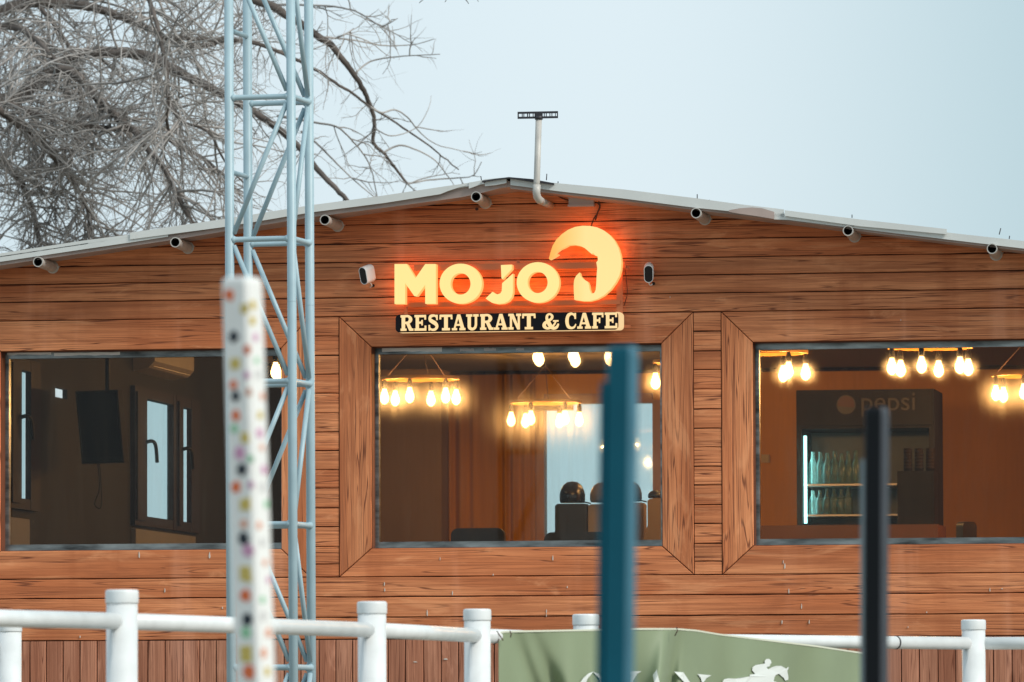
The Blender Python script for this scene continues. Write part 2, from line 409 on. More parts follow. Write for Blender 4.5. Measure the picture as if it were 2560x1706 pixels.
# skirting of upright boards
zs1 = WZ(1597); x = XL; k = 0
rr = random.Random(3)
while x < XR-.02:
    wd = rr.choice((.097, .097, .102, .094)); x1 = min(x+wd, XR); mb = MB(); tb = TB+rr.uniform(-.002, .003); zb = ZBASE; z1 = zs1-.003
    xa, xb = x+.0025, x1-.0025
    vs = []
    nst = 8
    for i in range(nst+1):
        z = L(zb, z1, i/nst); da = .0012*noise.noise(Vector((z*4, k*3.3, 0))); db = .0012*noise.noise(Vector((z*4, k*3.3, 9)))
        vs += [(xa+da, 0, z), (xa+da, -tb+.003, z), (xa+da+.003, -tb, z), (xb+db-.003, -tb, z), (xb+db, -tb+.003, z), (xb+db, 0, z)]
    fs = [(i*6+q+1, (i+1)*6+q+1, (i+1)*6+q, i*6+q) for i in range(nst) for q in range(5)] + [tuple(nst*6+q for q in range(6))]
    mb.add(vs, fs); mb.build('skirting_board', M['wood_skirt'], bld); x = x1; k += 1
pl = MB(); pl.box((XL-.02, -.03, 0), (XR+.02, T_WALL, ZBASE)); pl.build('plinth', mat('rough_concrete', (.35, .33, .30), .9, 0, .2, .15, 6, bump=.3), bld)
# window reveals, aluminium frames and panes
YG = .125
for k, (a, b) in enumerate(W):
    rv = MB()
    rv.box((a-.02, 0.001, ZB0-.02), (a+.001, YG+.05, ZT0+.02)); rv.box((b-.001, 0.001, ZB0-.02), (b+.02, YG+.05, ZT0+.02))
    rv.box((a+.001, 0.001, ZT0-.001), (b-.001, YG+.05, ZT0+.02)); rv.box((a+.001, 0.001, ZB0-.02), (b-.001, YG+.05, ZB0+.001))
    rv.build('reveal', M['reveal'], bld)
    fr = MB(); a2, b2, t2, u2 = a+.001, b-.001, ZT0-.001, ZB0+.001; fy0, fy1 = YG-.03, YG+.02
    top, bot, sid = .034, .036, .020
    for pts in ([(a2, t2), (b2, t2), (b2-sid, t2-top), (a2+sid, t2-top)], [(a2, u2), (a2+sid, u2+bot), (b2-sid, u2+bot), (b2, u2)],
                [(a2, t2), (a2+sid, t2-top), (a2+sid, u2+bot), (a2, u2)], [(b2, t2), (b2, u2), (b2-sid, u2+bot), (b2-sid, t2-top)]):
        fr.prism([(p[0], fy0, p[1]) for p in pts], (0, fy1-fy0, 0))
    wo_ = fr.build('window', M['alu'], bld)
    gp = MB(); gp.box((a2+sid-.004, YG-.003, u2+bot-.004), (b2-sid+.004, YG+.002, t2-top+.004)); gp.build('pane', M['pane'], wo_)
# pale protective film left on the top rails
for (p0, p1, y0, y1) in ((18, 128, 880, 888), (135, 300, 882, 889), (955, 1105, 869, 880), (1150, 1185, 871, 879), (1210, 1240, 870, 878), (1290, 1310, 870, 878)):
    fm = MB(); q0, q1 = at(p0, y0, YG-.031), at(p1, y1, YG-.031)
    zt = max(q0.z, q1.z); zb = min(q0.z, q1.z); pts = []
    n = 9; r_ = random.Random(p0)
    for i in range(n): pts.append((L(q0.x, q1.x, i/(n-1)), YG-.0312, zt - r_.uniform(0, .2)*(zt-zb)))
    for i in range(n): pts.append((L(q1.x, q0.x, i/(n-1)), YG-.0312, zb + r_.uniform(0, .25)*(zt-zb)))
    fm.prism(pts, (0, .0008, 0)); fm.build('film_remnant', M['white_plastic'] if p0 < 140 or 940 < p0 < 1000 else M['grey_metal'], bld)

# ---- roof
YB = 10.6
def roof_side(x0, x1, name):
    rb = MB(); vs = []
    th = .055
    for y in (YF+.02, YB+.3):
        for xx in (x0, x1):
            z = roofz(xx); vs += [(xx, y, z-.024), (xx, y, z+.008)]
    rb.add(vs, [(0, 2, 3, 1), (4, 5, 7, 6), (1, 3, 7, 5), (0, 4, 6, 2), (0, 1, 5, 4), (2, 6, 7, 3)])
    return rb.build(name, [M['roof_under']], bld)
roof_l = roof_side(WX(-320), ridge.x, 'roof'); roof_r = roof_side(ridge.x, WX(2920), 'roof')
# ribbed sheets on top
for x0, x1 in ((WX(-320), ridge.x-.01), (ridge.x+.01, WX(2920))):
    rb = MB(); vs = []
    for y in (YF+.0, YB+.3):
        for xx in (x0, x1): z = roofz(xx)+.010; vs += [(xx, y, z), (xx, y, z+.005)]
    rb.add(vs, [(0, 2, 3, 1), (4, 5, 7, 6), (1, 3, 7, 5), (0, 4, 6, 2), (0, 1, 5, 4), (2, 6, 7, 3)])
    rb.build('roof_sheet', M['roof'], bld)
# fascia strips traced along the front edge: (px, y_top, y_bottom of white, y_bottom of underside lip)
def fascia(pts, y, name, material, thick=.006, wav=0):
    fb = MB(); vs = []
    P = [(at(px, t, y), at(px, b_, y)) for px, t, b_ in pts]
    for i, (t, b_) in enumerate(P):
        vs += [t, b_, b_+Vector((0, thick, 0)), t+Vector((0, thick, 0))]
    fs = []
    for i in range(len(P)-1):
        for q in range(4): fs.append((i*4+q, i*4+(q+1) % 4, (i+1)*4+(q+1) % 4, (i+1)*4+q))
    fs += [(3, 2, 1, 0), tuple((len(P)-1)*4+q for q in range(4))]
    fb.add(vs, fs); return fb.build(name, material, bld)
fascia([(-330, 684, 704), (0, 634, 655), (200, 603, 625), (330, 586, 606), (420, 574, 592)], YF, 'fascia', M['roof'])
fascia([(325, 582, 599), (560, 548, 568), (780, 513, 531), (960, 489, 508), (1100, 468, 486), (1120, 465, 478), (1150, 461, 468), (1180, 456, 461)], YF-.008, 'fascia', M['roof'])
fascia([(1172, 457, 472), (1200, 452, 462), (1216, 448, 452)], YF-.014, 'fascia', M['roof'])
fascia([(1212, 449, 466), (1240, 446, 463), (1266, 444, 458)], YF-.010, 'fascia', M['roof'])
fascia([(1276, 447, 463), (1400, 459, 479), (1560, 474, 497), (1740, 496, 520), (1850, 511, 531), (1960, 524, 544)], YF-.004, 'fascia', M['roof'])
fascia([(1935, 534, 549), (1970, 536, 550), (2200, 563, 579), (2560, 603, 622), (2930, 646, 666)], YF-.004, 'fascia', M['roof'])
fascia([(1962, 526, 540), (2150, 549, 566), (2367, 573, 586)], YF-.022, 'fascia', M['roof'], .012)
fascia([(1822, 526, 530), (1850, 521, 535), (1880, 519, 539), (1905, 521, 543), (1935, 530, 548)], YF-.02, 'bent_flashing', M['roof_under'], .01)
# lower lips of the panels
fascia([(-330, 704, 713), (0, 655, 664), (420, 592, 602), (780, 531, 543), (960, 508, 520), (1100, 486, 501), (1150, 468, 494), (1200, 460, 484), (1268, 452, 466)], YF+.016, 'panel_lip', M['roof_under'])
fascia([(1276, 455, 472), (1400, 478, 486), (1560, 496, 502), (1740, 519, 526), (1960, 543, 550), (2200, 578, 585), (2560, 621, 628), (2930, 664, 671)], YF+.016, 'panel_lip', M['roof_under'])
fascia([(1205, 452, 456), (1240, 447, 450), (1272, 443, 446), (1330, 448, 455), (1384, 458, 462)], YF-.03, 'ridge_cap', M['black_metal'], .5)
scr = MB()
for px, py, dx, h in ((1204, 450, -2, 9), (1366, 447, 1, 12), (1395, 459, 0, 5), (1743, 494, 0, 8), (1773, 503, 0, 3), (2130, 541, 0, 4), (2498, 583, 4, 12), (2523, 594, 1, 4)):
    a = at(px, py+4, YF+.05); b = at(px+dx, py-h, YF+.05); scr.tube([a, b], .0028, 5)
tag(scr.build('roof_screw', M['black_metal'], bld), kind='stuff')
# ---- drain spouts under the eaves
for px, py in ((95, 655), (438, 606), (812, 550), (1190, 492), (1740, 533), (2120, 577), (2480, 622)):
    yf = -.385; c = at(px, py, yf); mb = MB(); n = 20; ro, ri = .0285, .0235; dx = random.uniform(-.01, .01)
    b_ = Vector((c.x+dx, .0, c.z-.004))
    mb.tube([c, b_], ro, n, cap=False); mb.tube([c+Vector((0, .001, 0)), c+Vector((0, .2, 0))], ri, n, cap=False, mi=1)
    vs = []
    for r_ in (ro, ri):
        for q in range(n): an = 2*math.pi*q/n; vs.append(c+Vector((math.cos(an)*r_, 0, math.sin(an)*r_)))
    mb.add(vs, [(q, (q+1) % n, n+(q+1) % n, n+q) for q in range(n)], 0)
    mb.lathe(c+Vector((0, .16, 0)), [(ri, 0), (ri, .002)], n, 1, axis=(0, 1, 0))
    mb.lathe(b_-Vector((0, .022, 0)), [(ro+.002, 0), (ro+.010, .012), (ro+.013, .02)], n, 0, axis=(0, 1, 0))
    mb.build('drain_spout', [M['pvc'], M['pvc_dark']], bld)
# small wall marks
mk = MB()
for px, py, w_, h_ in ((348, 1388, 4, 20), (524, 1388, 5, 20), (1382, 1395, 3, 16), (1100, 1397, 2, 11), (1131, 1483, 3, 14), (1068, 1533, 4, 16), (1366, 1528, 3, 12), (1233, 1437, 3, 6),
                       (1962, 1415, 4, 18), (1958, 1405, 2, 10), (1972, 1478, 4, 14), (1955, 1555, 3, 12), (2004, 1516, 3, 14), (2023, 1555, 3, 12), (961, 1460, 3, 12), (962, 1475, 3, 10), (1114, 1648, 12, 4), (1038, 1655, 14, 3),
                       (412, 1476, 3, 12), (200, 1592, 3, 7), (556, 1520, 3, 7), (1418, 1468, 3, 6), (2475, 1475, 3, 10), (2270, 1568, 2, 5), (2317, 1531, 4, 4), (2505, 1472, 5, 3), (2252, 800, 2, 6), (1675, 743, 2, 5), (1366, 1538, 2, 9)):
    c = at(px, py, -TB-.006); ww, hh = w_*.0007, h_*.0010; r_ = random.Random(px)
    pts = [(c.x+math.cos(t)*ww*r_.uniform(.7, 1.2)*(1.2-.5*math.sin(t)), -TB-.0062, c.z+math.sin(t)*hh*r_.uniform(.8, 1.2)) for t in [2*math.pi*q/9 for q in range(9)]]
    mk.prism(pts, (0, .006, 0))
tag(mk.build('white_splash', mat('dried_splash', (.62, .58, .52), .8), bld), kind='stuff')
ho = MB(); c = at(1192, 523, -TB-.004); ho.lathe(c, [(.009, 0), (.009, .006)], 12, 0, axis=(0, 1, 0)); ho.build('screw_hole', M['wire'], bld)

# ---- building sides, back, ceiling, floor
XSI = WX(-100)                                  # inner face of the left side wall
XRI = WX(2690)
ZC, ZF = EYE+2.50, ZBASE+.1
ZEL, ZER = roofz(XL)+.0, roofz(XR)+.0
def opening_wall(axis, fixed, u0, u1, z0, z1, holes, thick, name, material):
    "wall slab with rectangular holes; axis 'x' = wall in the plane x=fixed"
    mb = MB(); us = sorted({u0, u1, *[h[0] for h in holes], *[h[1] for h in holes]})
    for a, b in zip(us[:-1], us[1:]):
        hs = sorted([(h[2], h[3]) for h in holes if h[0] <= a+1e-6 and h[1] >= b-1e-6]); z = z0
        for h0, h1 in hs+[(z1, z1)]:
            if h0 > z+1e-4:
                if axis == 'x': mb.box((fixed, a, z), (fixed+thick, b, h0))
                else: mb.box((a, fixed, z), (b, fixed+thick, h0))
            z = h1
    return mb.build(name, material, bld)
# side windows of the left wall (measured along the wall)
def sy(px, py=1150): return atx(px, py, XSI).y
def sz(px, py): return atx(px, py, XSI).z
WINS = [(326, 430, 352, 423), (431, 490, 443, 468), (12, 89, 37, 65), (-14, 11, 6, 10)]
pz1, pz0, fz1, fz0 = sz(352, 996), sz(352, 1291), sz(352, 970), sz(352, 1316)
holes = [(sy(c_), min(sy(d_)+.18, sy(p_)-.01), pz0, pz1) for _, p_, c_, d_ in WINS]
holes.append((sy(138), sy(168), sz(150, 995), sz(150, 971)))
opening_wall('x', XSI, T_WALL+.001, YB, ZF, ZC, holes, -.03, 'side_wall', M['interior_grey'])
for p0_, p1_, p2_, p3_ in WINS:
    fr = MB(); a, b, c_, d_ = sy(p0_), sy(p1_)-.004, sy(p2_), sy(p3_); xa, xb = XSI-.004, XSI+.03
    fr.box((xa, a, fz0), (xb, c_, fz1)); fr.box((xa, d_, fz0), (xb, b, fz1)); fr.box((xa, c_, fz0), (xb-.002, d_, pz0)); fr.box((xa, c_, pz1), (xb-.002, d_, fz1))
    fr.box((xb-.004, a+.02, pz0-.03), (xb+.014, c_-.01, pz1+.03))
    f_ = fr.build('side_window', M['dark_frame'], bld)
    p_ = MB(); p_.box((XSI-.012, c_-.001, pz0-.001), (XSI-.006, d_+.001, pz1+.001)); p_.build('pane', M['pane_clean'], f_)
    if p1_-p0_ > 40:
        hd = MB(); hy = c_-.03; hz = L(pz0, pz1, .62)
        hd.tube(poly([(xb, hy, hz), (xb+.05, hy, hz+.01), (xb+.06, hy+.06, hz-.02), (xb+.06, hy+.10, hz-.12)], 4), .012, 8); hd.build('handle', M['dark_plastic'], f_)
for p0_, p1_, t_ in ((328, 478, 1322), (-10, 62, 1290)):
    pn = MB(); pn.box((XSI+.001, sy(p0_), ZF), (XSI+.03, sy(p1_), sz(p0_, t_))); pn.build('wall_panel', mat('pale_grey_panel', (.16, .16, .165), .6), bld)
# right side wall, back wall with the big bright opening
opening_wall('x', XRI, T_WALL+.001, YB, ZF, ZC, [], .1, 'side_wall', M['interior_wall'])
bo = (at(1352, 1200, YB).x, at(1640, 1200, YB).x, ZF, at(1500, 1002, YB).z)
opening_wall('y', YB, XSI-.1, XRI+.1, ZF, ZC, [bo], .12, 'back_wall', M['interior_wall'])
cb = MB(); cb.box((XSI-.1, T_WALL+.001, ZC), (XRI+.1, YB+.12, ZC+.04)); cb.build('ceiling', M['ceiling'], bld)
cb = MB(); cb.box((XSI-.1, T_WALL+.001, ZF-.08), (XRI+.1, YB+.12, ZF-.001)); cb.build('floor', M['floor'], bld)
gd = MB(); gd.box((XSI-.1, T_WALL+.002, 0), (XSI-.0, YB, ZF-.09)); gd.box((XRI, T_WALL+.002, 0), (XRI+.1, YB, ZF-.09)); gd.build('side_plinth', M['groove'], bld)
for y0 in (YB+.0,):
    gb = MB()
    gb.prism([(XL, YB, ZC+.04), (XR, YB, ZC+.04), (XR, YB, roofz(XR)-.01), (ridge.x, YB, ridge.z-.01), (XL, YB, roofz(XL)-.01)], (0, .1, 0)); gb.build('back_gable', M['groove'], bld)
# door frame of the back opening, and its glazing
df = MB(); x0, x1, z0, z1 = bo
df.box((x0-.05, YB-.03, z0), (x0+.03, YB+.1, z1)); df.box((x1-.02, YB-.03, z0), (x1+.05, YB+.1, z1)); df.box((x0+.03, YB-.03, z1-.02), (x1-.02, YB+.1, z1+.05))
fo = df.build('back_window', mat('reddish_frame', (.40, .2, .14), .5), bld)
dp = MB(); dp.box((x0+.03, YB+.03, z0+.001), (x1-.02, YB+.036, z1-.02)); dp.build('pane', M['pane_clean'], fo)
# dark panel hung above the left of the opening (roller blind box)
hb = MB(); a = at(1325, 1008, YB-.2); b = at(1432, 1026, YB-.2); hb.box((a.x, YB-.26, b.z), (b.x, YB-.16, a.z)); tag(hb.build('blind_box', M['ceiling']), 'dark roller blind box over the left corner of the bright back window', 'blind')
# grey plaster return on the left of the back wall + pleated curtain
gp = MB(); a = at(780, 905, YB-.4); b = at(1104, 1400, YB-.4); gp.box((a.x, YB-.4, ZF), (b.x, YB-.001, ZC-.001)); gp.build('grey_wall_return', mat('mauve_plaster', (.24, .155, .10), .8, 0, .3, .1, 1.5), bld)
cu = MB(); x0 = at(1112, 1100, YB-.12).x; x1 = at(1338, 1100, YB-.12).x; n = 120; vs = []
for i in range(n+1):
    t = i/n; x = L(x0, x1, t); y = YB-.12+.022*math.sin(t*48+2.6*math.sin(t*7.3)+1.1*math.sin(t*19))*(.6+.4*math.sin(t*11))
    vs += [(x, y, ZF+.05), (x, y*1.0, ZC-.03)]
cu.add(vs, [(2*i, 2*i+2, 2*i+3, 2*i+1) for i in range(n)], 0, True)
co = cu.build('curtain', M['curtain']); tag(co, 'long brown pleated curtain left of the bright back window', 'curtain')
so_ = co.modifiers.new('s', 'SOLIDIFY'); so_.thickness = .004


# ================================================================== SIGN
sign = thing('restaurant_sign', 'glowing cream and orange MOJO sign with crescent moon above a black RESTAURANT & CAFE panel', 'sign', at(1200, 830, 0))
YS, DS = -.165, .065
def z6(x, y): return at(980+x*.1955, 640+y*.1955, YS)
def zm(x, y): return at(1340+x*.15304, 540+y*.15304, YS)
SM = [M['cream'], M['cream_side'], M['halo']]
def ring_letter(cx, cy, rx, ry, ix, iy, hx, hy):
    mb = MB(); n = 48; vs = []
    for r_ in range(4):
        for q in range(n):
            an = 2*math.pi*q/n
            p = z6(cx+rx*math.cos(an), cy+ry*math.sin(an)) if r_ % 2 == 0 else z6(ix+hx*math.cos(an), iy+hy*math.sin(an))
            if r_ >= 2: p = p+Vector((0, DS, 0))
            vs.append(p)
    mb.add(vs, [(n+q, n+(q+1) % n, (q+1) % n, q) for q in range(n)], 0)
    mb.add(vs, [(q, (q+1) % n, 2*n+(q+1) % n, 2*n+q) for q in range(n)], 1)
    mb.add(vs, [(3*n+q, 3*n+(q+1) % n, n+(q+1) % n, n+q) for q in range(n)], 1)
    mb.add(vs, [(2*n+q, 2*n+(q+1) % n, 3*n+(q+1) % n, 3*n+q) for q in range(n)], 2)
    return mb.build('channel_letter', SM, sign)
mb = MB(); mb.prism([z6(*p) for p in ((32, 105), (190, 105), (300, 285), (425, 105), (560, 105), (560, 612), (424, 612), (424, 372), (318, 515), (285, 515), (168, 350), (168, 615), (32, 615))], (0, DS, 0), (0, 1, 2)); mb.build('channel_letter', SM, sign)
ring_letter(879, 356, 271, 256, 876, 358, 128, 138)
mb = MB(); mb.prism([z6(*p) for p in ((1392, 118), (1532, 112), (1532, 170), (1410, 300), (1400, 285))], (0, DS, 0), (0, 1, 2))
mb.prism([z6(*p) for p in ((1545, 228), (1545, 470), (1530, 530), (1490, 580), (1430, 608), (1350, 615), (1280, 600), (1230, 570), (1197, 545), (1285, 460), (1315, 482), (1350, 492), (1385, 480), (1403, 450), (1408, 350))], (0, DS, 0), (0, 1, 2)); mb.build('channel_letter', SM, sign)
ring_letter(1866, 340, 272, 259, 1862, 340, 128, 136)
moon = [(210, 700), (235, 600), (270, 490), (330, 390), (420, 300), (520, 230), (640, 180), (760, 162), (880, 165), (1000, 190), (1100, 235), (1200, 310), (1280, 400), (1345, 520), (1380, 640), (1395, 760), (1385, 880), (1360, 980), (1300, 1090), (1220, 1200), (1110, 1300), (1000, 1360), (880, 1392), (760, 1392), (680, 1378), (625, 1370), (618, 1250), (615, 1120), (625, 1040), (655, 980), (710, 925), (728, 985), (780, 1040), (845, 1080), (865, 1130), (875, 1200), (905, 1272), (950, 1260), (975, 1210), (985, 1100), (992, 950), (1000, 850), (985, 760), (1012, 725), (1005, 660), (960, 645), (930, 600), (915, 628), (870, 592), (800, 530), (720, 490), (620, 472), (530, 480), (475, 512), (400, 545), (340, 590), (300, 640), (370, 628), (320, 662), (270, 692), (222, 715)]
MM = [M['moon'], M['cream_side'], M['halo']]
mb = MB(); mb.prism([zm(*p) for p in moon], (0, DS, 0), (0, 1, 2)); mb.build('crescent_emblem', MM, sign)
# back frame
fb = MB(); ry = YS+DS+.012
def bar(x0, y0, x1, y1, yy=ry, t=.012):
    a, b = at(x0, y0, yy), at(x1, y1, yy); fb.box((a.x, yy, min(a.z, b.z)), (b.x, yy+t, max(a.z, b.z)))
bar(1035, 662, 1565, 670); bar(1015, 757, 1550, 761, ry+.001); bar(1541, 674, 1557, 787, ry+.013); bar(1010, 756, 1019, 790, ry+.014)
bar(1292, 650, 1299, 664, ry+.015); bar(1558, 666, 1573, 673, ry+.016); bar(1550, 813, 1576, 820, ry+.016)
fb.build('mounting_frame', M['steel_brown'], sign)
# panel
def zz3(x, y, yy): return at(860+x*.34, 400+y*.34, yy)
PY = -.14
p0 = at(989, 806, PY); zp1 = at(1200, 784.5, PY).z; zp0 = at(1200, 829, PY).z; xp0 = at(989, 806, PY).x; xp1 = at(1546, 806, PY).x
rc = .022; outl = []
for cx, cz, a0 in ((xp1-rc, zp1-rc, 0), (xp0+rc, zp1-rc, 90), (xp0+rc, zp0+rc, 180), (xp1-rc, zp0+rc, 270)):
    for q in range(7): an = R(a0+90*q/6); outl.append((cx+rc*math.cos(an), PY, cz+rc*math.sin(an)))
mb = MB(); mb.prism(outl, (0, .085, 0), (0, 1, 2)); bk = [(x+.021 if x > (xp0+xp1)/2 else x+.004, y+.012, z) for x, y, z in outl]; panel = mb.build('sign_panel', [M['panel_black'], emit('lit_panel_edge', (1, .62, .30), .6), M['panel_black']], sign)
mb = MB(); mb.prism(bk, (0, .06, 0), (0, 0, 1)); mb.build('panel_back_case', [emit('lit_case_end', (1, .70, .36), .85), M['panel_black']], panel)
# slab-serif lettering
def rect(x0, x1, y0, y1): return [(x0, y0), (x1, y0), (x1, y1), (x0, y1)]
def stroke(pts, ws, ns=5):
    P = poly([(x, y, w_) for (x, y), w_ in zip(pts, ws)], ns); quads = []
    lf, rg = [], []
    for i, p in enumerate(P):
        a = P[max(0, i-1)]; b = P[min(len(P)-1, i+1)]; d = Vector((b.x-a.x, b.y-a.y)).normalized(); nrm = Vector((-d.y, d.x))*p.z/2
        lf.append((p.x+nrm.x, p.y+nrm.y)); rg.append((p.x-nrm.x, p.y-nrm.y))
    return lf+rg[::-1]
S = .15; T = .27
def g_E(F_=False):
    r_ = [rect(.10, .10+T, 0, 1), rect(0, .97, 1-S, 1), rect(.84, .98, .70, 1), rect(.3, .66, .44, .58), rect(.58, .70, .34, .68), rect(0, .48, 0, S)]
    if not F_: r_ += [rect(.4, 1, 0, S), rect(.86, 1, 0, .32)]
    else: r_[0] = rect(.10, .10+T, 0, 1)
    return r_
def g_R(): return [rect(.08, .08+T, 0, 1), rect(0, .4, 1-S, 1), rect(0, .46, 0, S), stroke([(.3, .93), (.62, .92), (.78, .73), (.62, .53), (.3, .51)], [.14, .16, .27, .17, .14]), [(.40, .52), (.66, .52), (.88, .15), (1, .15), (1, 0), (.68, 0)]]
def g_T(): return [rect(.36, .64, 0, 1), rect(0.02, .98, 1-S, 1), [(0.02, 1), (.15, 1), (.13, .70), (0, .70)], [(.85, 1), (.98, 1), (1, .70), (.87, .70)], rect(.2, .8, 0, S)]
def g_A(): return [[(.40, 1), (.56, 1), (.25, .1), (.12, .1)], [(.40, 1), (.62, 1), (.93, .1), (.66, .1)], rect(.3, .72, .28, .40), rect(0, .38, 0, .14), rect(.56, 1, 0, .14)]
def g_U(): return [rect(.12, .38, .3, 1), rect(0, .5, 1-S, 1), rect(.70, .88, .3, 1), rect(.58, 1, 1-S, 1), stroke([(.25, .36), (.27, .16), (.5, .06), (.72, .16), (.79, .36)], [.26, .24, .17, .18, .18])]
def g_N(): return [rect(.12, .28, 0, 1), rect(0, .34, 1-S, 1), rect(0, .40, 0, S), [(.12, 1), (.40, 1), (.90, .0), (.70, .0)], rect(.74, .90, 0, 1), rect(.62, 1, 1-S, 1)]
def g_S(): return [stroke([(.84, .74), (.72, .91), (.48, .95), (.22, .88), (.18, .70), (.40, .57), (.68, .45), (.83, .27), (.68, .09), (.42, .05), (.20, .12), (.10, .28)], [.10, .14, .15, .22, .25, .26, .27, .25, .17, .14, .14, .10]), rect(.76, .90, .66, 1), rect(.05, .19, 0, .36)]
def g_C(): return [stroke([(.88, .70), (.78, .88), (.52, .95), (.25, .82), (.15, .5), (.25, .17), (.54, .05), (.80, .11), (.95, .30)], [.10, .14, .16, .25, .30, .25, .15, .13, .08]), rect(.82, .96, .62, 1)]
def g_and(): return [stroke([(1.0, .34), (.90, .13), (.72, .05), (.54, .14), (.38, .42), (.28, .66), (.30, .86), (.46, .95), (.60, .84), (.58, .68), (.40, .53), (.16, .38), (.12, .18), (.30, .05), (.54, .10), (.74, .30), (.84, .50)], [.09, .16, .19, .24, .24, .17, .14, .12, .15, .16, .16, .20, .22, .16, .13, .11, .09]), rect(.66, 1, .46, .56)]
G = {'R': g_R, 'E': g_E, 'F': lambda: g_E(True), 'T': g_T, 'A': g_A, 'U': g_U, 'N': g_N, 'S': g_S, 'C': g_C, '&': g_and}
LZ1 = at(1200, 786, PY).z; LZ0 = at(1200, 825.5, PY).z
spans = [('R', 112, 275), ('E', 290, 440), ('S', 462, 600), ('T', 608, 775), ('A', 768, 940), ('U', 950, 1108), ('R', 1128, 1298), ('A', 1305, 1480), ('N', 1490, 1652), ('T', 1665, 1838), ('&', 1925, 2130)]
spans = [(c, 980+a*.1955, 980+b*.1955) for c, a, b in spans]+[(c, 860+a*.34, 860+b*.34) for c, a, b in (('C', 1628, 1710), ('A', 1716, 1818), ('F', 1826, 1910), ('E', 1918, 2010))]
LM = [emit('lit_letter_face', (1.0, .72, .36), .98), M['cream_side']]
for ch, a, b in spans:
    xa, xb = at(a, 806, PY).x, at(b, 806, PY).x; mb = MB()
    for i, pc in enumerate(G[ch]()):
        yy = PY-.006-.0003*i
        mb.prism([(L(xa, xb, p[0]), yy, L(LZ0, LZ1, p[1])) for p in pc], (0, -yy+PY+.001, 0), (0, 1, 0))
    mb.build('letter', LM, panel)
wr = MB(); wr.tube(poly([at(1492, 506, -.035), at(1500, 518, -.03), at(1494, 532, -.028), at(1484, 548, -.028), at(1478, 566, -.05)], 5), .0035, 6); wr.build('cable', M['wire'], sign); wr = MB(); wr.tube(poly([at(1562, 672, -.03), at(1566, 700, -.03), at(1568, 735, -.03), at(1560, 765, -.03)], 5), .002, 5); wr.build('cable', M['wire'], sign)
# LED driver
dv = thing('led_driver', 'small grey power supply box fixed under the eave above the crescent', 'power supply', at(1452, 505, -.03))
mb = MB(); a, b = at(1421, 492, -.06), at(1484, 516, -.06)
mb.box((a.x, -.055, b.z), (b.x, -.0165, a.z)); mb.box((a.x-.004, -.062, a.z-.008), (b.x+.003, -.0551, a.z)); mb.box((a.x-.004, -.062, b.z), (b.x+.003, -.0551, b.z+.010)); mb.build('case', M['grey_metal'], dv)
mb = MB(); mb.tube(poly([(b.x, -.04, a.z-.02), (b.x+.02, -.035, a.z-.02), (b.x+.03, -.03, a.z-.05), (b.x+.014, -.03, a.z-.10), (b.x+.004, -.03, a.z-.13)], 4), .0045, 6); mb.build('cable', M['wire'], dv)
mb = MB(); mb.tube(poly([(a.x, -.04, a.z-.02), (a.x-.04, -.03, a.z-.005), (a.x-.08, -.025, a.z+.02)], 4), .004, 6); mb.build('cable', M['wire'], dv)
# ---- security cameras
def seccam(center, aim, label, roll=0):
    t = thing('security_camera', label, 'security camera', center)
    aim = Vector(aim).normalized(); side = aim.cross(Vector((0, 0, 1))).normalized(); upv = side.cross(aim)
    hw, hh, ln = .026, .050, .085
    def ring(s, d, k=0):
        out = []
        for q in range(28):
            an = 2*math.pi*q/28; cx = math.cos(an)*hw*s; cz = math.sin(an)*hw*s + (hh-hw)*(1 if math.sin(an) >= 0 else -1)
            out.append(center + side*cx + upv*cz + aim*d)
        return out
    mb = MB(); rs = [ring(.6, -ln*.55), ring(.9, -ln*.45), ring(1, -ln*.3), ring(1, ln*.45), ring(.96, ln*.5), ring(.86, ln*.5), ring(.84, ln*.47)]
    vs = [p for r_ in rs for p in r_]; fs = []
    for i in range(len(rs)-1):
        for q in range(28): fs.append((i*28+q, i*28+(q+1) % 28, (i+1)*28+(q+1) % 28, (i+1)*28+q))
    fs.append(tuple(range(27, -1, -1))); mb.add(vs, fs, 0, True); mb.build('housing', M['white_plastic'], t)
    mb = MB(); f_ = ring(.85, ln*.475); g_ = ring(.7, ln*.49); mb.add(f_+g_, [tuple(range(28, 56))]+[(q, (q+1) % 28, 28+(q+1) % 28, 28+q) for q in range(28)]); mb.build('lens_face', M['black_gloss'], t)
    mb = MB(); wp = Vector((center.x+.012, -TB-.004, center.z-.058)); mb.tube(poly([center-aim*.01-upv*.05, center-upv*.07-aim*.02, wp+Vector((-.01, -.01, -.01)), wp], 4), .0035, 6); mb.build('cable', M['white_plastic'], t)
    mb = MB(); mb.lathe(wp+Vector((.004, -.004, 0)), [(.009, 0), (.009, .006)], 12, 0, axis=(0, 1, 0)); mb.build('cable_entry', M['black_gloss'], t)
    mb = MB(); mb.lathe(Vector((center.x, -TB-.001, center.z)), [(.02, 0), (.018, .01), (.008, .014), (.008, abs(center.y)-TB-.02)], 14, 0, axis=(0, -1, 0)); mb.build('mount', M['white_plastic'], t)
seccam(at(919, 686, -.10), (-.42, -.80, -.26), 'white security camera left of the glowing sign, turned to the left')
seccam(at(1622, 681, -.09), (.10, -1, -.33), 'white security camera right of the crescent moon, facing straight out')
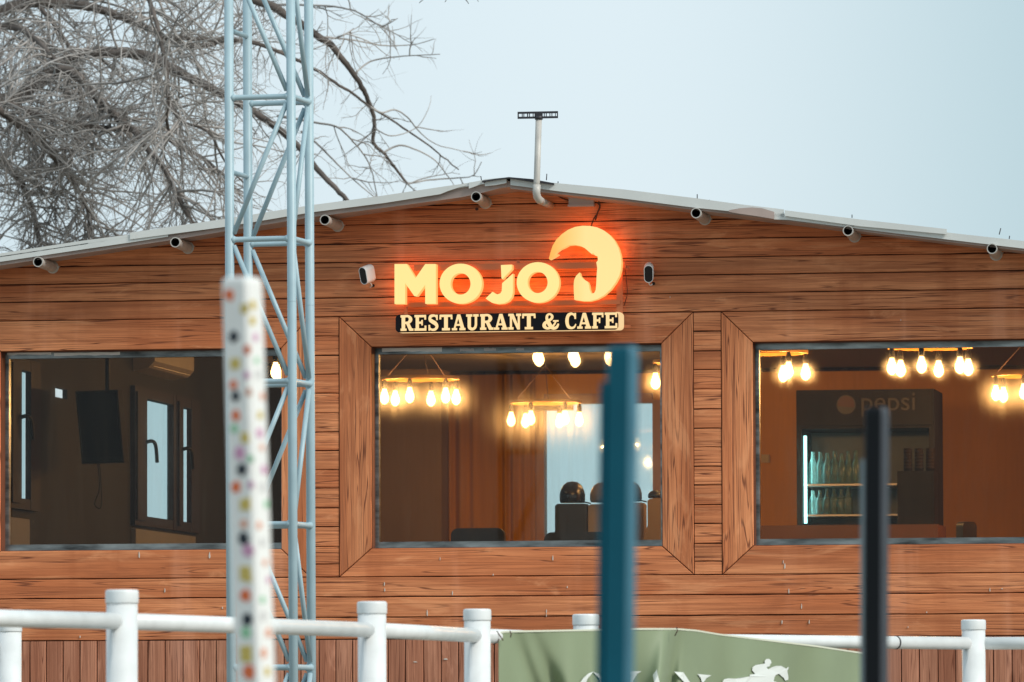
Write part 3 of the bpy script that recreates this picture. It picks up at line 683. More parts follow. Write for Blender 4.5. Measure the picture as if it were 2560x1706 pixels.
# ---- bracket mast on the roof edge
ms = thing('bracket_mast', 'bare plastic pipe mast with a black slotted bar on top, rising over the ridge', 'mast', at(1345, 500, 0))
ym = YF-.06
tp, bt = at(1347, 294, ym), at(1341, 478, ym); wl_ = at(1378, 499, -.0)
mb = MB(); el = [tp, at(1342, 455, ym), bt+Vector((0, 0, .02))]
mb.tube(el, .0175, 16); mb.tube([at(1342, 462, ym), at(1341, 482, ym), at(1342, 492, ym)+Vector((0, .01, 0)), at(1344, 498, ym)+Vector((.004, .035, -.003)), at(1346, 499, ym)+Vector((.006, .06, -.004))], [.0215, .0215, .0215, .0215, .0215], 16)
mb.tube([at(1345, 499, ym)+Vector((.006, .05, -.003)), Vector((at(1345, 499, ym).x+.012, -.0, at(1345, 499, ym).z-.004))], .0185, 16); mb.build('pipe', M['pvc'], ms)
mb = MB(); a, b = at(1294, 281, ym), at(1395, 295, ym); mid = (a.z+b.z)/2; xc = L(a.x, b.x, .5); y0, y1 = ym-.003, ym+.003; h = .0095
mb.box((a.x, y0, a.z-h), (b.x, y1, a.z+.002)); mb.box((a.x, y0, b.z-.002), (b.x, y1, b.z+h))
xs = [.0, .03, .10, .125, .135, .17, .24, .265, .28, .31, .38, .41, .43, .57, .61, .64, .665, .685, .72, .79, .81, .83, .86, .93, .95, .97]
zlo, zhi = b.z+h, a.z-h
for s0, s1 in ((.0, .03), (.105, .125), (.145, .165), (.235, .26), (.285, .305), (.375, .395), (.42, .62), (.65, .67), (.70, .72), (.79, .81), (.84, .86), (.93, .945), (.975, 1)):
    mb.box((L(a.x, b.x, s0), y0, zlo), (L(a.x, b.x, s1), y1, zhi))
mb.lathe(tp-Vector((0, 0, .012)), [(.022, 0), (.022, .02)], 14); mb.build('slotted_bar', M['black_metal'], ms)

# ================================================================== LATTICE TOWER
tw_c = atd(650, 1700, 31.0); TWX = Vector((tw_c.x, tw_c.y, 0))
tower = thing('lattice_tower', 'pale blue square lattice mast of welded tubes in front of the restaurant', 'lattice mast', TWX)
al = R(-5.3); sxd = .316
fl1 = atd(578, 1700, 31.2); fl0 = atp(573, 300, fl1, Vector((fw.x, fw.y, 0)).normalized())
tilt = (fl0-fl1)/(fl0.z-fl1.z)
fx = Vector((math.cos(al), math.sin(al), 0))*sxd; dxv = Vector((-math.sin(al), math.cos(al), 0))*sxd
def TP(cx, cy, z):                              # corner (0/1,0/1) at height z
    b = fl1 + tilt*(z-fl1.z); return b + fx*cx + dxv*cy
zmain0 = atd(571, 237, 31.2).z; bay = atd(571, 237, 31.2).z-atd(571, 595, 31.2).z
ztop = zmain0+bay*2.3
for cx in (0, 1):
    for cy in (0, 1):
        mb = MB(); mb.tube([TP(cx, cy, 0), TP(cx, cy, ztop)], .0225, 18); mb.build('leg', M['tower'], tower)
        zj = atd(571, 753, 31.2).z; mb = MB(); mb.tube([TP(cx, cy, zj-.0012), TP(cx, cy, zj+.0012)], .0229, 18); mb.build('leg_joint', M['tower'], tower)
nb = int(zmain0/bay)
for k in range(-2, nb+1):
    z = zmain0-bay*k; 
    for (a, b) in (((0, 0), (1, 0)), ((0, 1), (1, 1)), ((1, 0), (1, 1))):
        mb = MB(); A_, B_ = TP(*a, z), TP(*b, z); mb.tube([L(A_, B_, t) for t in (.03, .078, .092, .11, .89, .908, .922, .97)], [.0185, .0185, .0155, .0135, .0135, .0155, .0185, .0185], 12); mb.build('crossbar', M['tower'], tower)
        if z-bay > 0:
            s_, e_ = (a, b) if k % 2 == 1 else (b, a)       # zigzag
            mb = MB(); mb.tube([L(TP(*s_, z), TP(*e_, z), .07)+Vector((0, 0, -.03)), L(TP(*e_, z-bay), TP(*s_, z-bay), .07)+Vector((0, 0, .03))], .0125, 12); mb.build('brace', M['tower'], tower)
    zr = z-bay*.52
    if zr > 0: mb = MB(); mb.tube([TP(0, 0, zr), TP(0, 1, zr)], .0125, 12); mb.build('rung', M['tower'], tower)

# ================================================================== WHITE PIPE FENCE
HT, HR, PR, RR_ = .46, .3475, .055, .0295
def post_mesh(root):
    b = Vector(root['_base']); mb = MB(); mb.lathe(b, [(PR, 0), (PR, EYE+HT-.045)], 28); mb.build('tube', M['white_pipe'], root)
    mb = MB(); z = EYE+HT; mb.lathe(b+Vector((0, 0, z-.05)), [(PR+.0005, 0), (PR+.0028, .0002), (PR+.0032, .003), (PR+.0032, .040), (PR+.0026, .0425), (PR+.0010, .0455), (PR-.003, .0475), (PR-.008, .048), (PR-.02, .0482), (.002, .0485)], 28); mb.build('cap', M['white_pipe'], root)
def gp_(px, d): p = atd(px, 1500, d); return Vector((p.x, p.y, 0))
FP = [(-330, 20.9), (305, 22.4), (930, 24.75), (1193, 26.5), (1464, 27.9), (2433, 29.8), (2950, 29.9)]
labs = [None, 'white pipe fence post nearest the left edge, largest of the row', 'white capped fence post just right of the lattice mast', 'white capped fence post left of the green banner',
        'white fence post standing behind the green banner, only its cap showing', 'white fence post at the right side beyond the black pole', None]
pts_ = [gp_(*p) for p in FP]
proto = thing('fence_post', labs[1], 'fence post', pts_[1], 'white fence posts'); post_mesh(proto)
for i, p in enumerate(pts_):
    if i == 1 or labs[i] is None: continue
    c = copy_tree(proto); c.location = p; c['label'] = labs[i]
q = gp_(24, 29.4); c = copy_tree(proto); c.location = q; c['label'] = 'white fence post at the bottom left corner, its top hidden behind the rail'
RL = ['white top rail running in from the left edge to the largest post', 'white rail between the largest post and the post beside the lattice mast', 'short white rail between the post beside the mast and the next post',
      'white rail leading from the third post under the green banner', 'white rail behind the banner reaching the right-hand post', 'white rail from the right-hand post to the right edge']
def rail(a, b, z, label):
    mb = MB(); d = (b-a).normalized(); a2, b2 = a+d*.03, b-d*.03
    mb.tube([Vector((a2.x, a2.y, z)), Vector((b2.x, b2.y, z))], RR_, 24); o = mb.build('fence_rail', M['white_pipe']); return tag(o, label, 'fence rail', 'white fence rails')
for i in range(6):
    rail(pts_[i], pts_[i+1], EYE+HR+(.0 if i < 4 else 0), RL[i])
rail(gp_(-420, 29.2), q, EYE+HR, 'short white rail end meeting the farther post at the bottom left corner')
# saddle collars where rails meet posts, tie near the rail end
tie = MB(); ta = L(pts_[4], pts_[5], (2228-1464)/(2433-1464)); dd = (pts_[5]-pts_[4]).normalized()
tie.tube([Vector((ta.x, ta.y, EYE+HR))-dd*.004, Vector((ta.x, ta.y, EYE+HR))+dd*.004], RR_+.002, 20); tag(tie.build('cable_tie', M['black_metal']), 'thin black tie round the rail right beside the black pole', 'tie')

# ================================================================== BANNER
bn = thing('banner', 'sagging sage green banner tied to the white rail, printed with a horse and rider', 'banner', gp_(1700, 27.6))
def btop(px):
    pts = [(1243, 1584), (1262, 1580), (1300, 1579), (1466, 1576), (1600, 1573), (1690, 1573), (1740, 1577), (1800, 1587), (1900, 1599), (2040, 1616), (2160, 1634), (2260, 1648)]
    for (a, ya), (b, yb_) in zip(pts[:-1], pts[1:]):
        if px <= b: return L(ya, yb_, (px-a)/(b-a))
    return pts[-1][1]
def bdep(px): return 26.7+ (px-1250)*.0019 if px < 1690 else 27.54+(px-1690)*.0034
def fold(px, v):
    f = .010*math.sin((px-1250)*.028-v*2.2)+.006*math.sin(px*.06+v*3)
    f += .030*math.exp(-((px-(1693-v*70))/14)**2) - .022*math.exp(-((px-(1668-v*95))/18)**2)
    f += .020*math.exp(-((px-(1290+v*190))/22)**2) + .016*math.exp(-((px-(1330+v*240))/20)**2) - .018*math.exp(-((px-(1475+v*30))/16)**2) + .014*math.exp(-((px-(2010-v*150))/40)**2)
    return 3.6*f*min(1, .25+v*3)
def bpt(px, v, off=0):                          # v: metres down from the top edge
    d = bdep(px)+fold(px, v)-off; p = atd(px, btop(px), d); return Vector((p.x, p.y, p.z-v))
nx, nz_ = 200, 40; mb = MB(); HB = .85
for i in range(nx+1):
    for j in range(nz_+1): mb.v.append(bpt(L(1247, 2200, i/nx), HB*(j/nz_)**1.3))
for i in range(nx):
    for j in range(nz_): a = i*(nz_+1)+j; mb.f.append((a, a+1, a+nz_+2, a+nz_+1)); mb.m.append(0); mb.smooth.append(True)
bo_ = mb.build('cloth', mat('sage_green_tarpaulin', (.245, .30, .19), .55, 0, .3, .06, 3), bn)
md = bo_.modifiers.new('s', 'SOLIDIFY'); md.thickness = .002
mb = MB(); hem = [bpt(L(1247, 2200, i/160), .0, .002) for i in range(161)]
vs = []
for p in hem: vs += [p+Vector((0, -.002, .004)), p+Vector((0, -.0035, -.0035))]
mb.add(vs, [(2*i, 2*i+1, 2*i+3, 2*i+2) for i in range(160)]); hm = mb.build('hem', mat('pale_hem', (.62, .64, .52), .6), bn); hm.modifiers.new('s', 'SOLIDIFY').thickness = .002
def bprint(poly_px, name, material):
    "flat print: a polygon given as picture spots of the banner, laid on the cloth"
    mb = MB(); n = len(poly_px); P = []
    for (px, py) in poly_px:
        d = bdep(px); top = atd(px, btop(px), d); v = max(0, (atd(px, btop(px), d).z-atd(px, py, d).z)); P.append(bpt(px, v, .016))
    mb.prism(P, (0, .0, 0.0) if False else (0, .0012, 0)); return mb.build(name, material, bn)
BW = mat('white_banner_print', (.74, .78, .76), .6)
def zb_(x, y): return (1440+x*.255, 1560+y*.255)
for pl_ in ([(40, 573), (70, 530), (115, 490), (165, 470), (150, 490), (110, 540), (90, 600), (80, 660), (40, 660)],
            [(165, 470), (215, 490), (250, 530), (272, 590), (272, 660), (235, 660), (232, 600), (220, 540), (190, 500)],
            [(530, 465), (642, 465), (600, 490), (570, 540), (545, 600), (530, 660), (500, 660), (530, 573), (540, 520)],
            [(790, 445), (800, 500), (820, 580), (850, 660), (790, 660), (765, 580), (752, 500)],
            [(962, 470), (1050, 475), (1080, 520), (1115, 573), (1160, 640), (1110, 640), (1060, 573), (1010, 520)],
            [(1190, 492), (1325, 505), (1275, 535), (1250, 573), (1248, 640), (1232, 640), (1232, 573), (1220, 530)]):
    bprint([zb_(*p) for p in pl_], 'printed_letter', BW)
horse = [(1432, 600), (1436, 565), (1450, 545), (1490, 535), (1560, 537), (1620, 525), (1700, 515), (1705, 497), (1755, 492), (1725, 455), (1730, 425), (1760, 405), (1850, 390), (1848, 365), (1865, 345), (1890, 343), (1910, 360), (1915, 385), (1903, 395), (1900, 415), (1880, 422), (1868, 420), (1875, 440), (1885, 445), (1920, 425), (1960, 412), (2010, 412), (2045, 430), (2060, 440), (2080, 420), (2082, 440), (2070, 460), (2080, 520), (2078, 550), (2050, 558), (2035, 530), (2010, 510), (1990, 490), (1960, 500), (1945, 520), (1935, 560), (1970, 573), (1965, 600), (1900, 640), (1600, 650), (1500, 630)]
bprint([zb_(*p) for p in horse], 'printed_emblem', BW)
mb = MB()
for pts in ([(1275, 1577), (1278, 1586), (1276, 1594)], [(1242, 1578), (1250, 1590), (1258, 1602)], [(1232, 1612), (1244, 1606), (1248, 1598)], [(1691, 1568), (1694, 1577), (1687, 1590)]):
    mb.tube([atd(x, y, 26.66 if x < 1300 else 27.45) for x, y in pts], .0025, 6)
mb.build('tie_wire', M['wire'], bn)

# ================================================================== FOREGROUND POLES (out of focus)
def stake(name, label, px0, py0, px1, py1, dep, w_, dp_, ang, mats, extra=None, chamfer=.006):
    top, bot = atd(px0, py0, dep), atd(px1, py1, dep)
    ax = (top-bot).normalized(); base = bot - ax*(bot.z/ax.z)
    root = thing(name, label, 'pole', base)
    e1 = Vector((math.cos(ang), math.sin(ang), 0)); e2 = Vector((-math.sin(ang), math.cos(ang), 0))
    hw, hd = w_/2, dp_/2; c = chamfer
    oc = [(-hw+c, -hd), (hw-c, -hd), (hw, -hd+c), (hw, hd-c), (hw-c, hd), (-hw+c, hd), (-hw, hd-c), (-hw, -hd+c)]
    mb = MB(); n = 8; vs = []
    lv = [(base, 1), (top-ax*.012, 1), (top-ax*.003, .93), (top, .75)]
    for p, s_ in lv: vs += [p+e1*x*s_+e2*y*s_ for x, y in oc]
    fs = [(i*n+k, i*n+(k+1) % n, (i+1)*n+(k+1) % n, (i+1)*n+k) for i in range(3) for k in range(n)]+[tuple(3*n+k for k in range(n)), tuple(range(n-1, -1, -1))]
    mb.add(vs, fs)
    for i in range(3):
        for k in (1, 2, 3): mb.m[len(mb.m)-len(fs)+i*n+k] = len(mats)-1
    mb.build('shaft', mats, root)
    return root, top, bot, e1, e2, ax, hw, hd
white_wrap = mat('white_wrapped_plastic', (.86, .87, .86), .35, 0, .5, .03, 6)
angp = YAW*1.0 - R(33)
root, top, bot, e1, e2, ax, hw, hd = stake('spotted_pole', 'white square pole speckled with coloured dots, blurred in the foreground before the lattice mast', 605, 694, 638, 1706, 12.0, .060, .056, angp, [white_wrap])
DC = {'o': (.75, .16, .05), 'y': (.62, .48, .12), 'k': (.01, .02, .035), 'p': (.62, .32, .50), 'g': (.30, .60, .38), 'c': (.75, .38, .26), 'v': (.62, .62, .62)}
DM = {k: mat('dot_'+k, v, .45) for k, v in DC.items()}
dots = [('o', 573, 737, 9), ('y', 611, 772, 8), ('k', 584, 842, 9), ('o', 618, 875, 7), ('y', 588, 910, 9), ('p', 617, 938, 6), ('o', 583, 962, 7), ('k', 588, 990, 8), ('c', 622, 981, 6), ('o', 589, 1040, 8), ('g', 585, 1072, 7), ('y', 612, 1095, 8), ('p', 598, 1134, 10), ('g', 625, 1148, 6), ('k', 604, 1174, 9), ('o', 590, 1218, 9), ('p', 627, 1212, 6), ('y', 612, 1262, 10), ('c', 609, 1310, 7), ('k', 608, 1346, 10), ('p', 620, 1377, 10), ('y', 612, 1436, 12), ('o', 613, 1489, 10), ('k', 617, 1549, 10), ('g', 614, 1582, 9), ('y', 615, 1635, 12), ('o', 622, 1681, 11)]
rr = random.Random(11); nL = -e2; nR = e1
for y in range(760, 1700, 46): dots.append((rr.choice('cpvyg'), None, y+rr.uniform(-9, 9), rr.uniform(5, 8)))
by = {}
for kx, px, py, r_ in dots:
    cx_ax = bot + ax*((top-bot).length*(1706-py)/(1706-694))
    if px is not None: n_ = nL; pl0 = cx_ax+nL*(hd+.0012); c = atp(px, py, pl0, nL); u = e1
    else: n_ = nR; pl0 = cx_ax+nR*(hw+.0012); c = pl0+e2*rr.uniform(-.014, .014); u = e2
    mb = by.setdefault(kx, []); pm = MB(); sq = kx == 'y'
    pts = []
    for q in range(4 if sq else 14):
        an = 2*math.pi*q/(4 if sq else 14)+(math.pi/4 if sq else 0); k_ = 1.25 if sq else 1
        pts.append(c+u*math.cos(an)*r_*.00122*k_*rr.uniform(.85, 1.2)+ax*math.sin(an)*r_*.00122*k_*rr.uniform(.85, 1.25))
    pm.prism(pts, -n_*.001); pm.build('printed_dot', DM[kx], root)
root, top, bot, e1, e2, ax, hw, hd = stake('teal_stake', 'dark teal wooden stake, blurred in the foreground across the middle window', 1557, 866, 1546, 1706, 10.2, .0475, .030, YAW-R(24), [M['teal'], mat('sky_lit_teal_tint', (.055, .17, .24), .5, 0, .3, .15, 8)])  # paler blue on the right faces is skylight put into the colour
mb = MB(); bpos = bot+ax*((top-bot).length*(1706-955)/(1706-866))
oc = [(-hw-.009, -hd+.002), (-hw-.0005, -hd+.002), (-hw-.0005, hd-.002), (-hw-.009, hd-.002)]
b2 = bot-ax*(bot.z/ax.z); vs = [b2+e1*x+e2*y for x, y in oc]+[bpos+e1*x+e2*y for x, y in oc]
mb.add(vs, [(0, 1, 5, 4), (1, 2, 6, 5), (2, 3, 7, 6), (3, 0, 4, 7), (4, 5, 6, 7)]); mb.build('side_batten', M['teal'], root)
root, top, bot, e1, e2, ax, hw, hd = stake('black_pole', 'black square pole, blurred in the foreground before the right window', 2192, 1019, 2190, 1706, 13.2, .044, .040, YAW-R(22), [M['navy'], mat('sky_lit_navy_tint', (.050, .058, .072), .5, 0, .3, .15, 8)])  # right side and its chamfers coloured greyer, as if lit by the sky
mb = MB(); bpos = bot+ax*((top-bot).length*(1706-1148)/(1706-1019))
oc = [(-hw-.012, hd-.022), (-hw-.0005, hd-.022), (-hw-.0005, hd-.002), (-hw-.012, hd-.002)]
b2 = bot-ax*(bot.z/ax.z); vs = [b2+e1*x+e2*y for x, y in oc]+[bpos+e1*x+e2*y for x, y in oc]
mb.add(vs, [(0, 1, 5, 4), (1, 2, 6, 5), (2, 3, 7, 6), (3, 0, 4, 7), (4, 5, 6, 7)]); mb.build('side_batten', mat('grey_blue_paint', (.28, .36, .40), .4), root)

# ================================================================== CHANDELIERS
def chandelier(label, phi, lit):
    t = thing('chandelier', label, 'chandelier', (0, 0, 0), 'ring chandeliers with six bulbs')
    Rr = .234
    mb = MB(); n = 48; prof = [(Rr-.016, .0), (Rr+.016, .0), (Rr+.016, .020), (Rr-.016, .020)]
    vs = [(r_*math.cos(2*math.pi*q/n), r_*math.sin(2*math.pi*q/n), .158+h) for q in range(n) for r_, h in prof]
    mb.add(vs, [(q*4+k, ((q+1) % n)*4+k, ((q+1) % n)*4+(k+1) % 4, q*4+(k+1) % 4) for q in range(n) for k in range(4)]); mb.build('ring', M['ring'], t)
    for k in range(6):
        an = R(phi+60*k); x, y = Rr*math.cos(an), Rr*math.sin(an)
        mb = MB(); mb.lathe((x, y, 0), [(.0005, 0), (.010, .003), (.024, .016), (.030, .034), (.029, .048), (.022, .070), (.015, .090), (.013, .102)], 16); mb.build('bulb', M['bulb'], t)
        mb = MB(); mb.lathe((x, y, .1), [(.016, 0), (.017, .03), (.012, .052), (.006, .060)], 12); mb.build('socket', M['dark_plastic'], t)
    mb = MB()
    for k in range(3):
        an = R(phi+30+120*k); mb.tube([(Rr*math.cos(an), Rr*math.sin(an), .17), (0, 0, .42)], .0025, 5)
    mb.build('cord', M['wire'], t)
    if lit:
        pl_ = bpy.data.lights.new('chandelier_light', 'POINT'); pl_.energy = lit; pl_.color = (1, .52, .17); pl_.shadow_soft_size = 0
        for k in range(6):
            an = R(phi+60*k); po = bpy.data.objects.new('bulb_light', pl_); COL.objects.link(po); po.parent = t; po.location = (Rr*math.cos(an), Rr*math.sin(an), .045)
    return t
HBULB = 2.0
def place(t, px, dep): p = atd(px, 1000, dep); t.location = (p.x, p.y, EYE+HBULB-.0)
specs = [(1051, 40.7, 14, 'six-bulb ring chandelier at the left of the middle window'), (1363, 43.8, 5, 'six-bulb ring chandelier hanging before the bright back window'),
         (1436, 36.2, 28, 'six-bulb ring chandelier cut off by the top of the middle window'), (1735, 38.9, 3, 'ring chandelier of which one bulb shows at the right edge of the middle window'),
         (1916, 37.9, 2, 'ring chandelier half hidden by the left side of the right window'), (2326, 37.4, 14, 'six-bulb ring chandelier over the dark drinks cooler in the right window'),
         (2578, 40.5, 14, 'ring chandelier cut by the right edge of the photo'), (777, 37.7, 30, 'ring chandelier of which one bulb shows at the right edge of the left window')]
first = {}
for px, dep, phi, lb in specs:
    t = chandelier(lb, phi+9, 12.5 if px > 1000 else 0)
    place(t, px, dep)

# ================================================================== INTERIOR THINGS
def cbox(mb, px0, py0, px1, py1, Y, dy, mi=0):
    a, b = at(px0, py0, Y), at(px1, py1, Y); mb.box((a.x, Y, b.z), (b.x, Y+dy, a.z), mi); return a, b
# television hung from the ceiling, seen from its side
tv = thing('television', 'black television hung on a ceiling pole inside the left window', 'television', atd(255, 1160, 38.0))
c = atd(255, 1068, 38.0)
mb = MB(); e1 = Vector((math.cos(R(-28)), math.sin(R(-28)), 0)); e2 = Vector((-e1.y, e1.x, 0)); hw, hh = .165, .215
def obox(mb, c, hx, hy, hz, lean=0):
    vs = [c+e1*x*hx+e2*(y*hy-z*lean)+Vector((0, 0, z*hz)) for z in (-1, 1) for x, y in ((-1, -1), (1, -1), (1, 1), (-1, 1))]
    mb.add(vs, [(3, 2, 1, 0), (4, 5, 6, 7), (0, 1, 5, 4), (1, 2, 6, 5), (2, 3, 7, 6), (3, 0, 4, 7)])
obox(mb, c, hw, .022, hh, .03); mb.build('case', M['dark_plastic'], tv)
mb = MB(); obox(mb, c-e2*.026, hw-.015, .002, hh-.015, .03); mb.build('screen', M['black_gloss'], tv)
mb = MB(); mb.tube([c+e2*.05, Vector((c.x, c.y, ZC-.001))+e2*.05], .014, 10); obox(mb, c+e2*.04, .05, .02, .05); mb.build('ceiling_pole', M['dark_plastic'], tv)
mb = MB(); mb.tube(poly([c+Vector((-.03, .02, -hh)), c+Vector((-.02, .02, -hh-.15)), c+Vector((-.05, .02, -hh-.24)), c+Vector((-.01, .02, -hh-.26)), c+Vector((-.01, .02, -hh-.12)), c+Vector((-.02, .02, -hh))], 5), .003, 5); mb.build('cable', M['dark_plastic'], tv)
# air conditioner on the side wall
ac = thing('air_conditioner', 'white wall-mounted air conditioner high inside the left window', 'air conditioner', (XSI, sy(380), sz(380, 935)))
y0, y1 = sy(332), sy(432); z1 = sz(332, 868); z0 = z1-.15
mb = MB(); mb.add([(XSI+.001, y0, z0), (XSI+.10, y0, z0+.02), (XSI+.14, y0, z0+.06), (XSI+.14, y0, z1), (XSI+.001, y0, z1), (XSI+.001, y1, z0), (XSI+.10, y1, z0+.02), (XSI+.14, y1, z0+.06), (XSI+.14, y1, z1), (XSI+.001, y1, z1)],
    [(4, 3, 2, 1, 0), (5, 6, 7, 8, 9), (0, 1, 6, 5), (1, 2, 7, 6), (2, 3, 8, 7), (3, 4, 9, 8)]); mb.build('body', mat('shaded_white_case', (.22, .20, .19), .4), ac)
mb = MB(); mb.box((XSI+.105, y0+.05, z0+.028), (XSI+.125, y1-.05, z0+.034)); mb.build('louvre', M['grey_metal'], ac)
# drinks cooler built into the right-hand back wall
YC = 6.4
ck = thing('drinks_cooler', 'tall dark drinks cooler with pepsi header and a cold tube light in the right window', 'cooler', at(2165, 1318, YC))
mb = MB(); a, b = at(1990, 976, YC), at(2337, 1318, YC); t_ = .035; dpc = .62
zlow = ZF
mb.box((a.x, YC+.01, zlow), (a.x+t_, YC+dpc, a.z)); mb.box((b.x-t_, YC+.01, zlow), (b.x, YC+dpc, a.z)); mb.box((a.x+t_, YC+.01, zlow), (b.x-t_, YC+dpc, b.z)); mb.box((a.x+t_, YC+dpc-.03, b.z), (b.x-t_, YC+dpc, a.z)); hz = at(2100, 1072, YC).z
mb.box((a.x+t_, YC+.01, hz), (b.x-t_, YC+dpc-.03, a.z)); mb.build('cabinet', M['header_print'], ck)
mb = MB(); mb.box((a.x+.01, YC-.012, hz+.02), (b.x-.01, YC+.009, a.z-.01)); mb.build('header', mat('dim_backlit_header', (.020, .018, .015), .7, 0, .2), ck)
mb = MB(); mb.box((a.x+t_+.002, YC+dpc-.05, b.z+.002), (b.x-t_-.002, YC+dpc-.031, hz-.002)); mb.build('lining', M['case_inner'], ck)
for py in (1212, 1288):
    mb = MB(); z = at(2100, py, YC+.2).z; mb.box((a.x+t_+.002, YC+.06, z-.012), (b.x-t_-.002, YC+dpc-.051, z)); mb.build('shelf', M['grey_metal'], ck)
shz = [at(2100, 1212, YC+.2).z, at(2100, 1288, YC+.2).z]
mb = MB(); p = at(2013, 1090, YC+.05); q = at(2013, 1311, YC+.05); mb.tube([(p.x, YC+.05, q.z+.005), (p.x, YC+.05, p.z)], .0105, 12); mb.build('tube_light', M['led'], ck)
ld = bpy.data.lights.new('cooler_light', 'AREA'); ld.shape = 'RECTANGLE'; ld.size = .05; ld.size_y = .55; ld.energy = .9; ld.color = (.5, 1, .98)
lo = bpy.data.objects.new('cooler_light', ld); COL.objects.link(lo); lo.parent = ck; lo.rotation_euler = Vector((-1, -.35, 0)).to_track_quat('Z', 'Y').to_euler()
lo.location = Vector((p.x+.03, YC+.10, (p.z+q.z)/2))-Vector(ck['_base'])
# header emblem + word
mb = MB(); c = at(2115, 1012, YC-.013); R_ = 24*.0026
mb.prism([(c.x+R_*math.cos(R(an)), YC-.014, c.z+R_*math.sin(R(an))) for an in range(0, 360, 12)], (0, .0015, 0)); em = mb.build('emblem', M['print_olive'], ck)
mb = MB(); pts = [(c.x+R_*.86*math.cos(R(an)), YC-.0155, c.z+R_*.86*math.sin(R(an))) for an in range(-20, 200, 10)]
mb.prism(pts, (0, .001, 0)); mb.build('emblem_field', M['print_orange'], ck)
fc = bpy.data.curves.new('word', 'FONT'); fc.body = 'pepsi'; fc.extrude = .0008; fc.size = 1
fo_ = bpy.data.objects.new('printed_word', fc); COL.objects.link(fo_); bpy.context.view_layer.update()
dg = bpy.context.evaluated_depsgraph_get(); me = bpy.data.meshes.new_from_object(fo_.evaluated_get(dg)); COL.objects.unlink(fo_); bpy.data.objects.remove(fo_)
xsv = [v.co.x for v in me.vertices]; wx = max(xsv)-min(xsv); xa, xb = at(2154, 1012, YC).x, at(2288, 1012, YC).x; sc = (xb-xa)/wx; zb0 = at(2154, 1027, YC).z
bs = Vector(ck['_base'])
for v in me.vertices: co_ = v.co.copy(); v.co = Vector((xa+(co_.x-min(xsv))*sc, YC-.0145-co_.z*.5, zb0+co_.y*sc))-bs
me.materials.append(M['print_olive']); wo2 = bpy.data.objects.new('printed_word', me); COL.objects.link(wo2); wo2.parent = ck
# bottles: two rows visible on the shelves
def bottle_mesh(h, r_):
    mb = MB(); mb.lathe((0, 0, 0), [(r_*.9, 0), (r_, .01), (r_, h*.55), (r_*.85, h*.62), (r_*.38, h*.80), (r_*.36, h*.93), (r_*.4, h)], 12); return mb
bl = None
rr = random.Random(5)
def bottles(px0, px1, n, z, yoff, h, where):
    global bl
    for i in range(n):
        nth = ['leftmost, right beside the tube light', 'second from the tube light', 'third from the tube light', 'fourth from the tube light', 'fifth from the tube light', 'sixth from the tube light', 'farthest from the tube light'][i]
        x = at(L(px0, px1, i/(n-1)), 1150, YC+yoff).x
        if bl is None:
            bl = bottle_mesh(h, .030).build('bottle', M['bottle']); o = bl
        else: o = bl.copy(); COL.objects.link(o)
        o.location = (x, YC+yoff+rr.uniform(-.01, .01), z+.001); o.scale = (1, 1, h/.21*rr.uniform(.88, 1.04)); o.rotation_euler.z = rr.uniform(0, 3)
        tag(o, where+', '+nth, 'bottle', 'clear bottles in the drinks cooler')
bottles(2032, 2140, 7, shz[0], .12, .21, 'clear bottle in the upper shelf front row'); bottles(2036, 2138, 7, shz[0], .21, .21, 'clear bottle in the upper shelf rear row')
bottles(2032, 2120, 6, shz[1], .12, .17, 'clear bottle on the lower cooler shelf')
# dark crate stack and cup stacks on the right side, in front of the cooler
mb = MB(); yk = YC-.30; a, b = at(2243, 1178, yk), at(2336, 1318, yk); mb.box((a.x, yk, b.z), (b.x, yk+.26, a.z))
for i in range(1, 4): z = L(b.z, a.z, i/4); mb.box((a.x-.004, yk-.004, z-.004), (b.x+.004, yk, z+.004))
tag(mb.build('coffee_machine', M['dark_plastic']), 'dark boxy machine standing at the right front of the drinks cooler', 'machine')
for i, px in enumerate((2270, 2298, 2326)):
    mb = MB(); p = at(px, 1178, yk+.1); base = Vector((p.x, yk+.1, a.z+.001)); prof = []
    for k in range(7): prof += [(.026-k*.0004, k*.021), (.031-k*.0004, k*.021+.019), (.032-k*.0004, k*.021+.0205)]
    mb.lathe(base, prof, 14); tag(mb.build('cup_stack', mat('dark_paper_cup', (.02, .014, .012), .7, 0, .1)), ('left', 'middle', 'right')[i]+' one of the three cup stacks on top of the dark machine', 'cup stack', 'cup stacks')
# counter the cooler group stands on
mb = MB(); a, b = at(1884, 1321, YC-.6), at(2345, 1340, YC-.6); mb.box((a.x, YC-.62, ZF), (b.x, YC-.02, at(2100, 1319, YC-.02).z-.002)); tag(mb.build('counter', mat('brown_laminate', (.13, .05, .02), .5, 0, .4, .1, 4)), 'long brown counter under the drinks cooler', 'counter')
# wall socket by the cooler
mb = MB(); a, b = at(1903, 1137, YB-.01), at(1924, 1157, YB-.01); mb.box((a.x, YB-.014, b.z), (b.x, YB-.001, a.z)); mb.box((a.x+.01, YB-.018, b.z+.012), (b.x-.01, YB-.0141, a.z-.012)); tag(mb.build('wall_socket', mat('cream_socket', (.45, .36, .24), .4)), 'small cream double socket on the ochre wall left of the drinks cooler', 'socket')
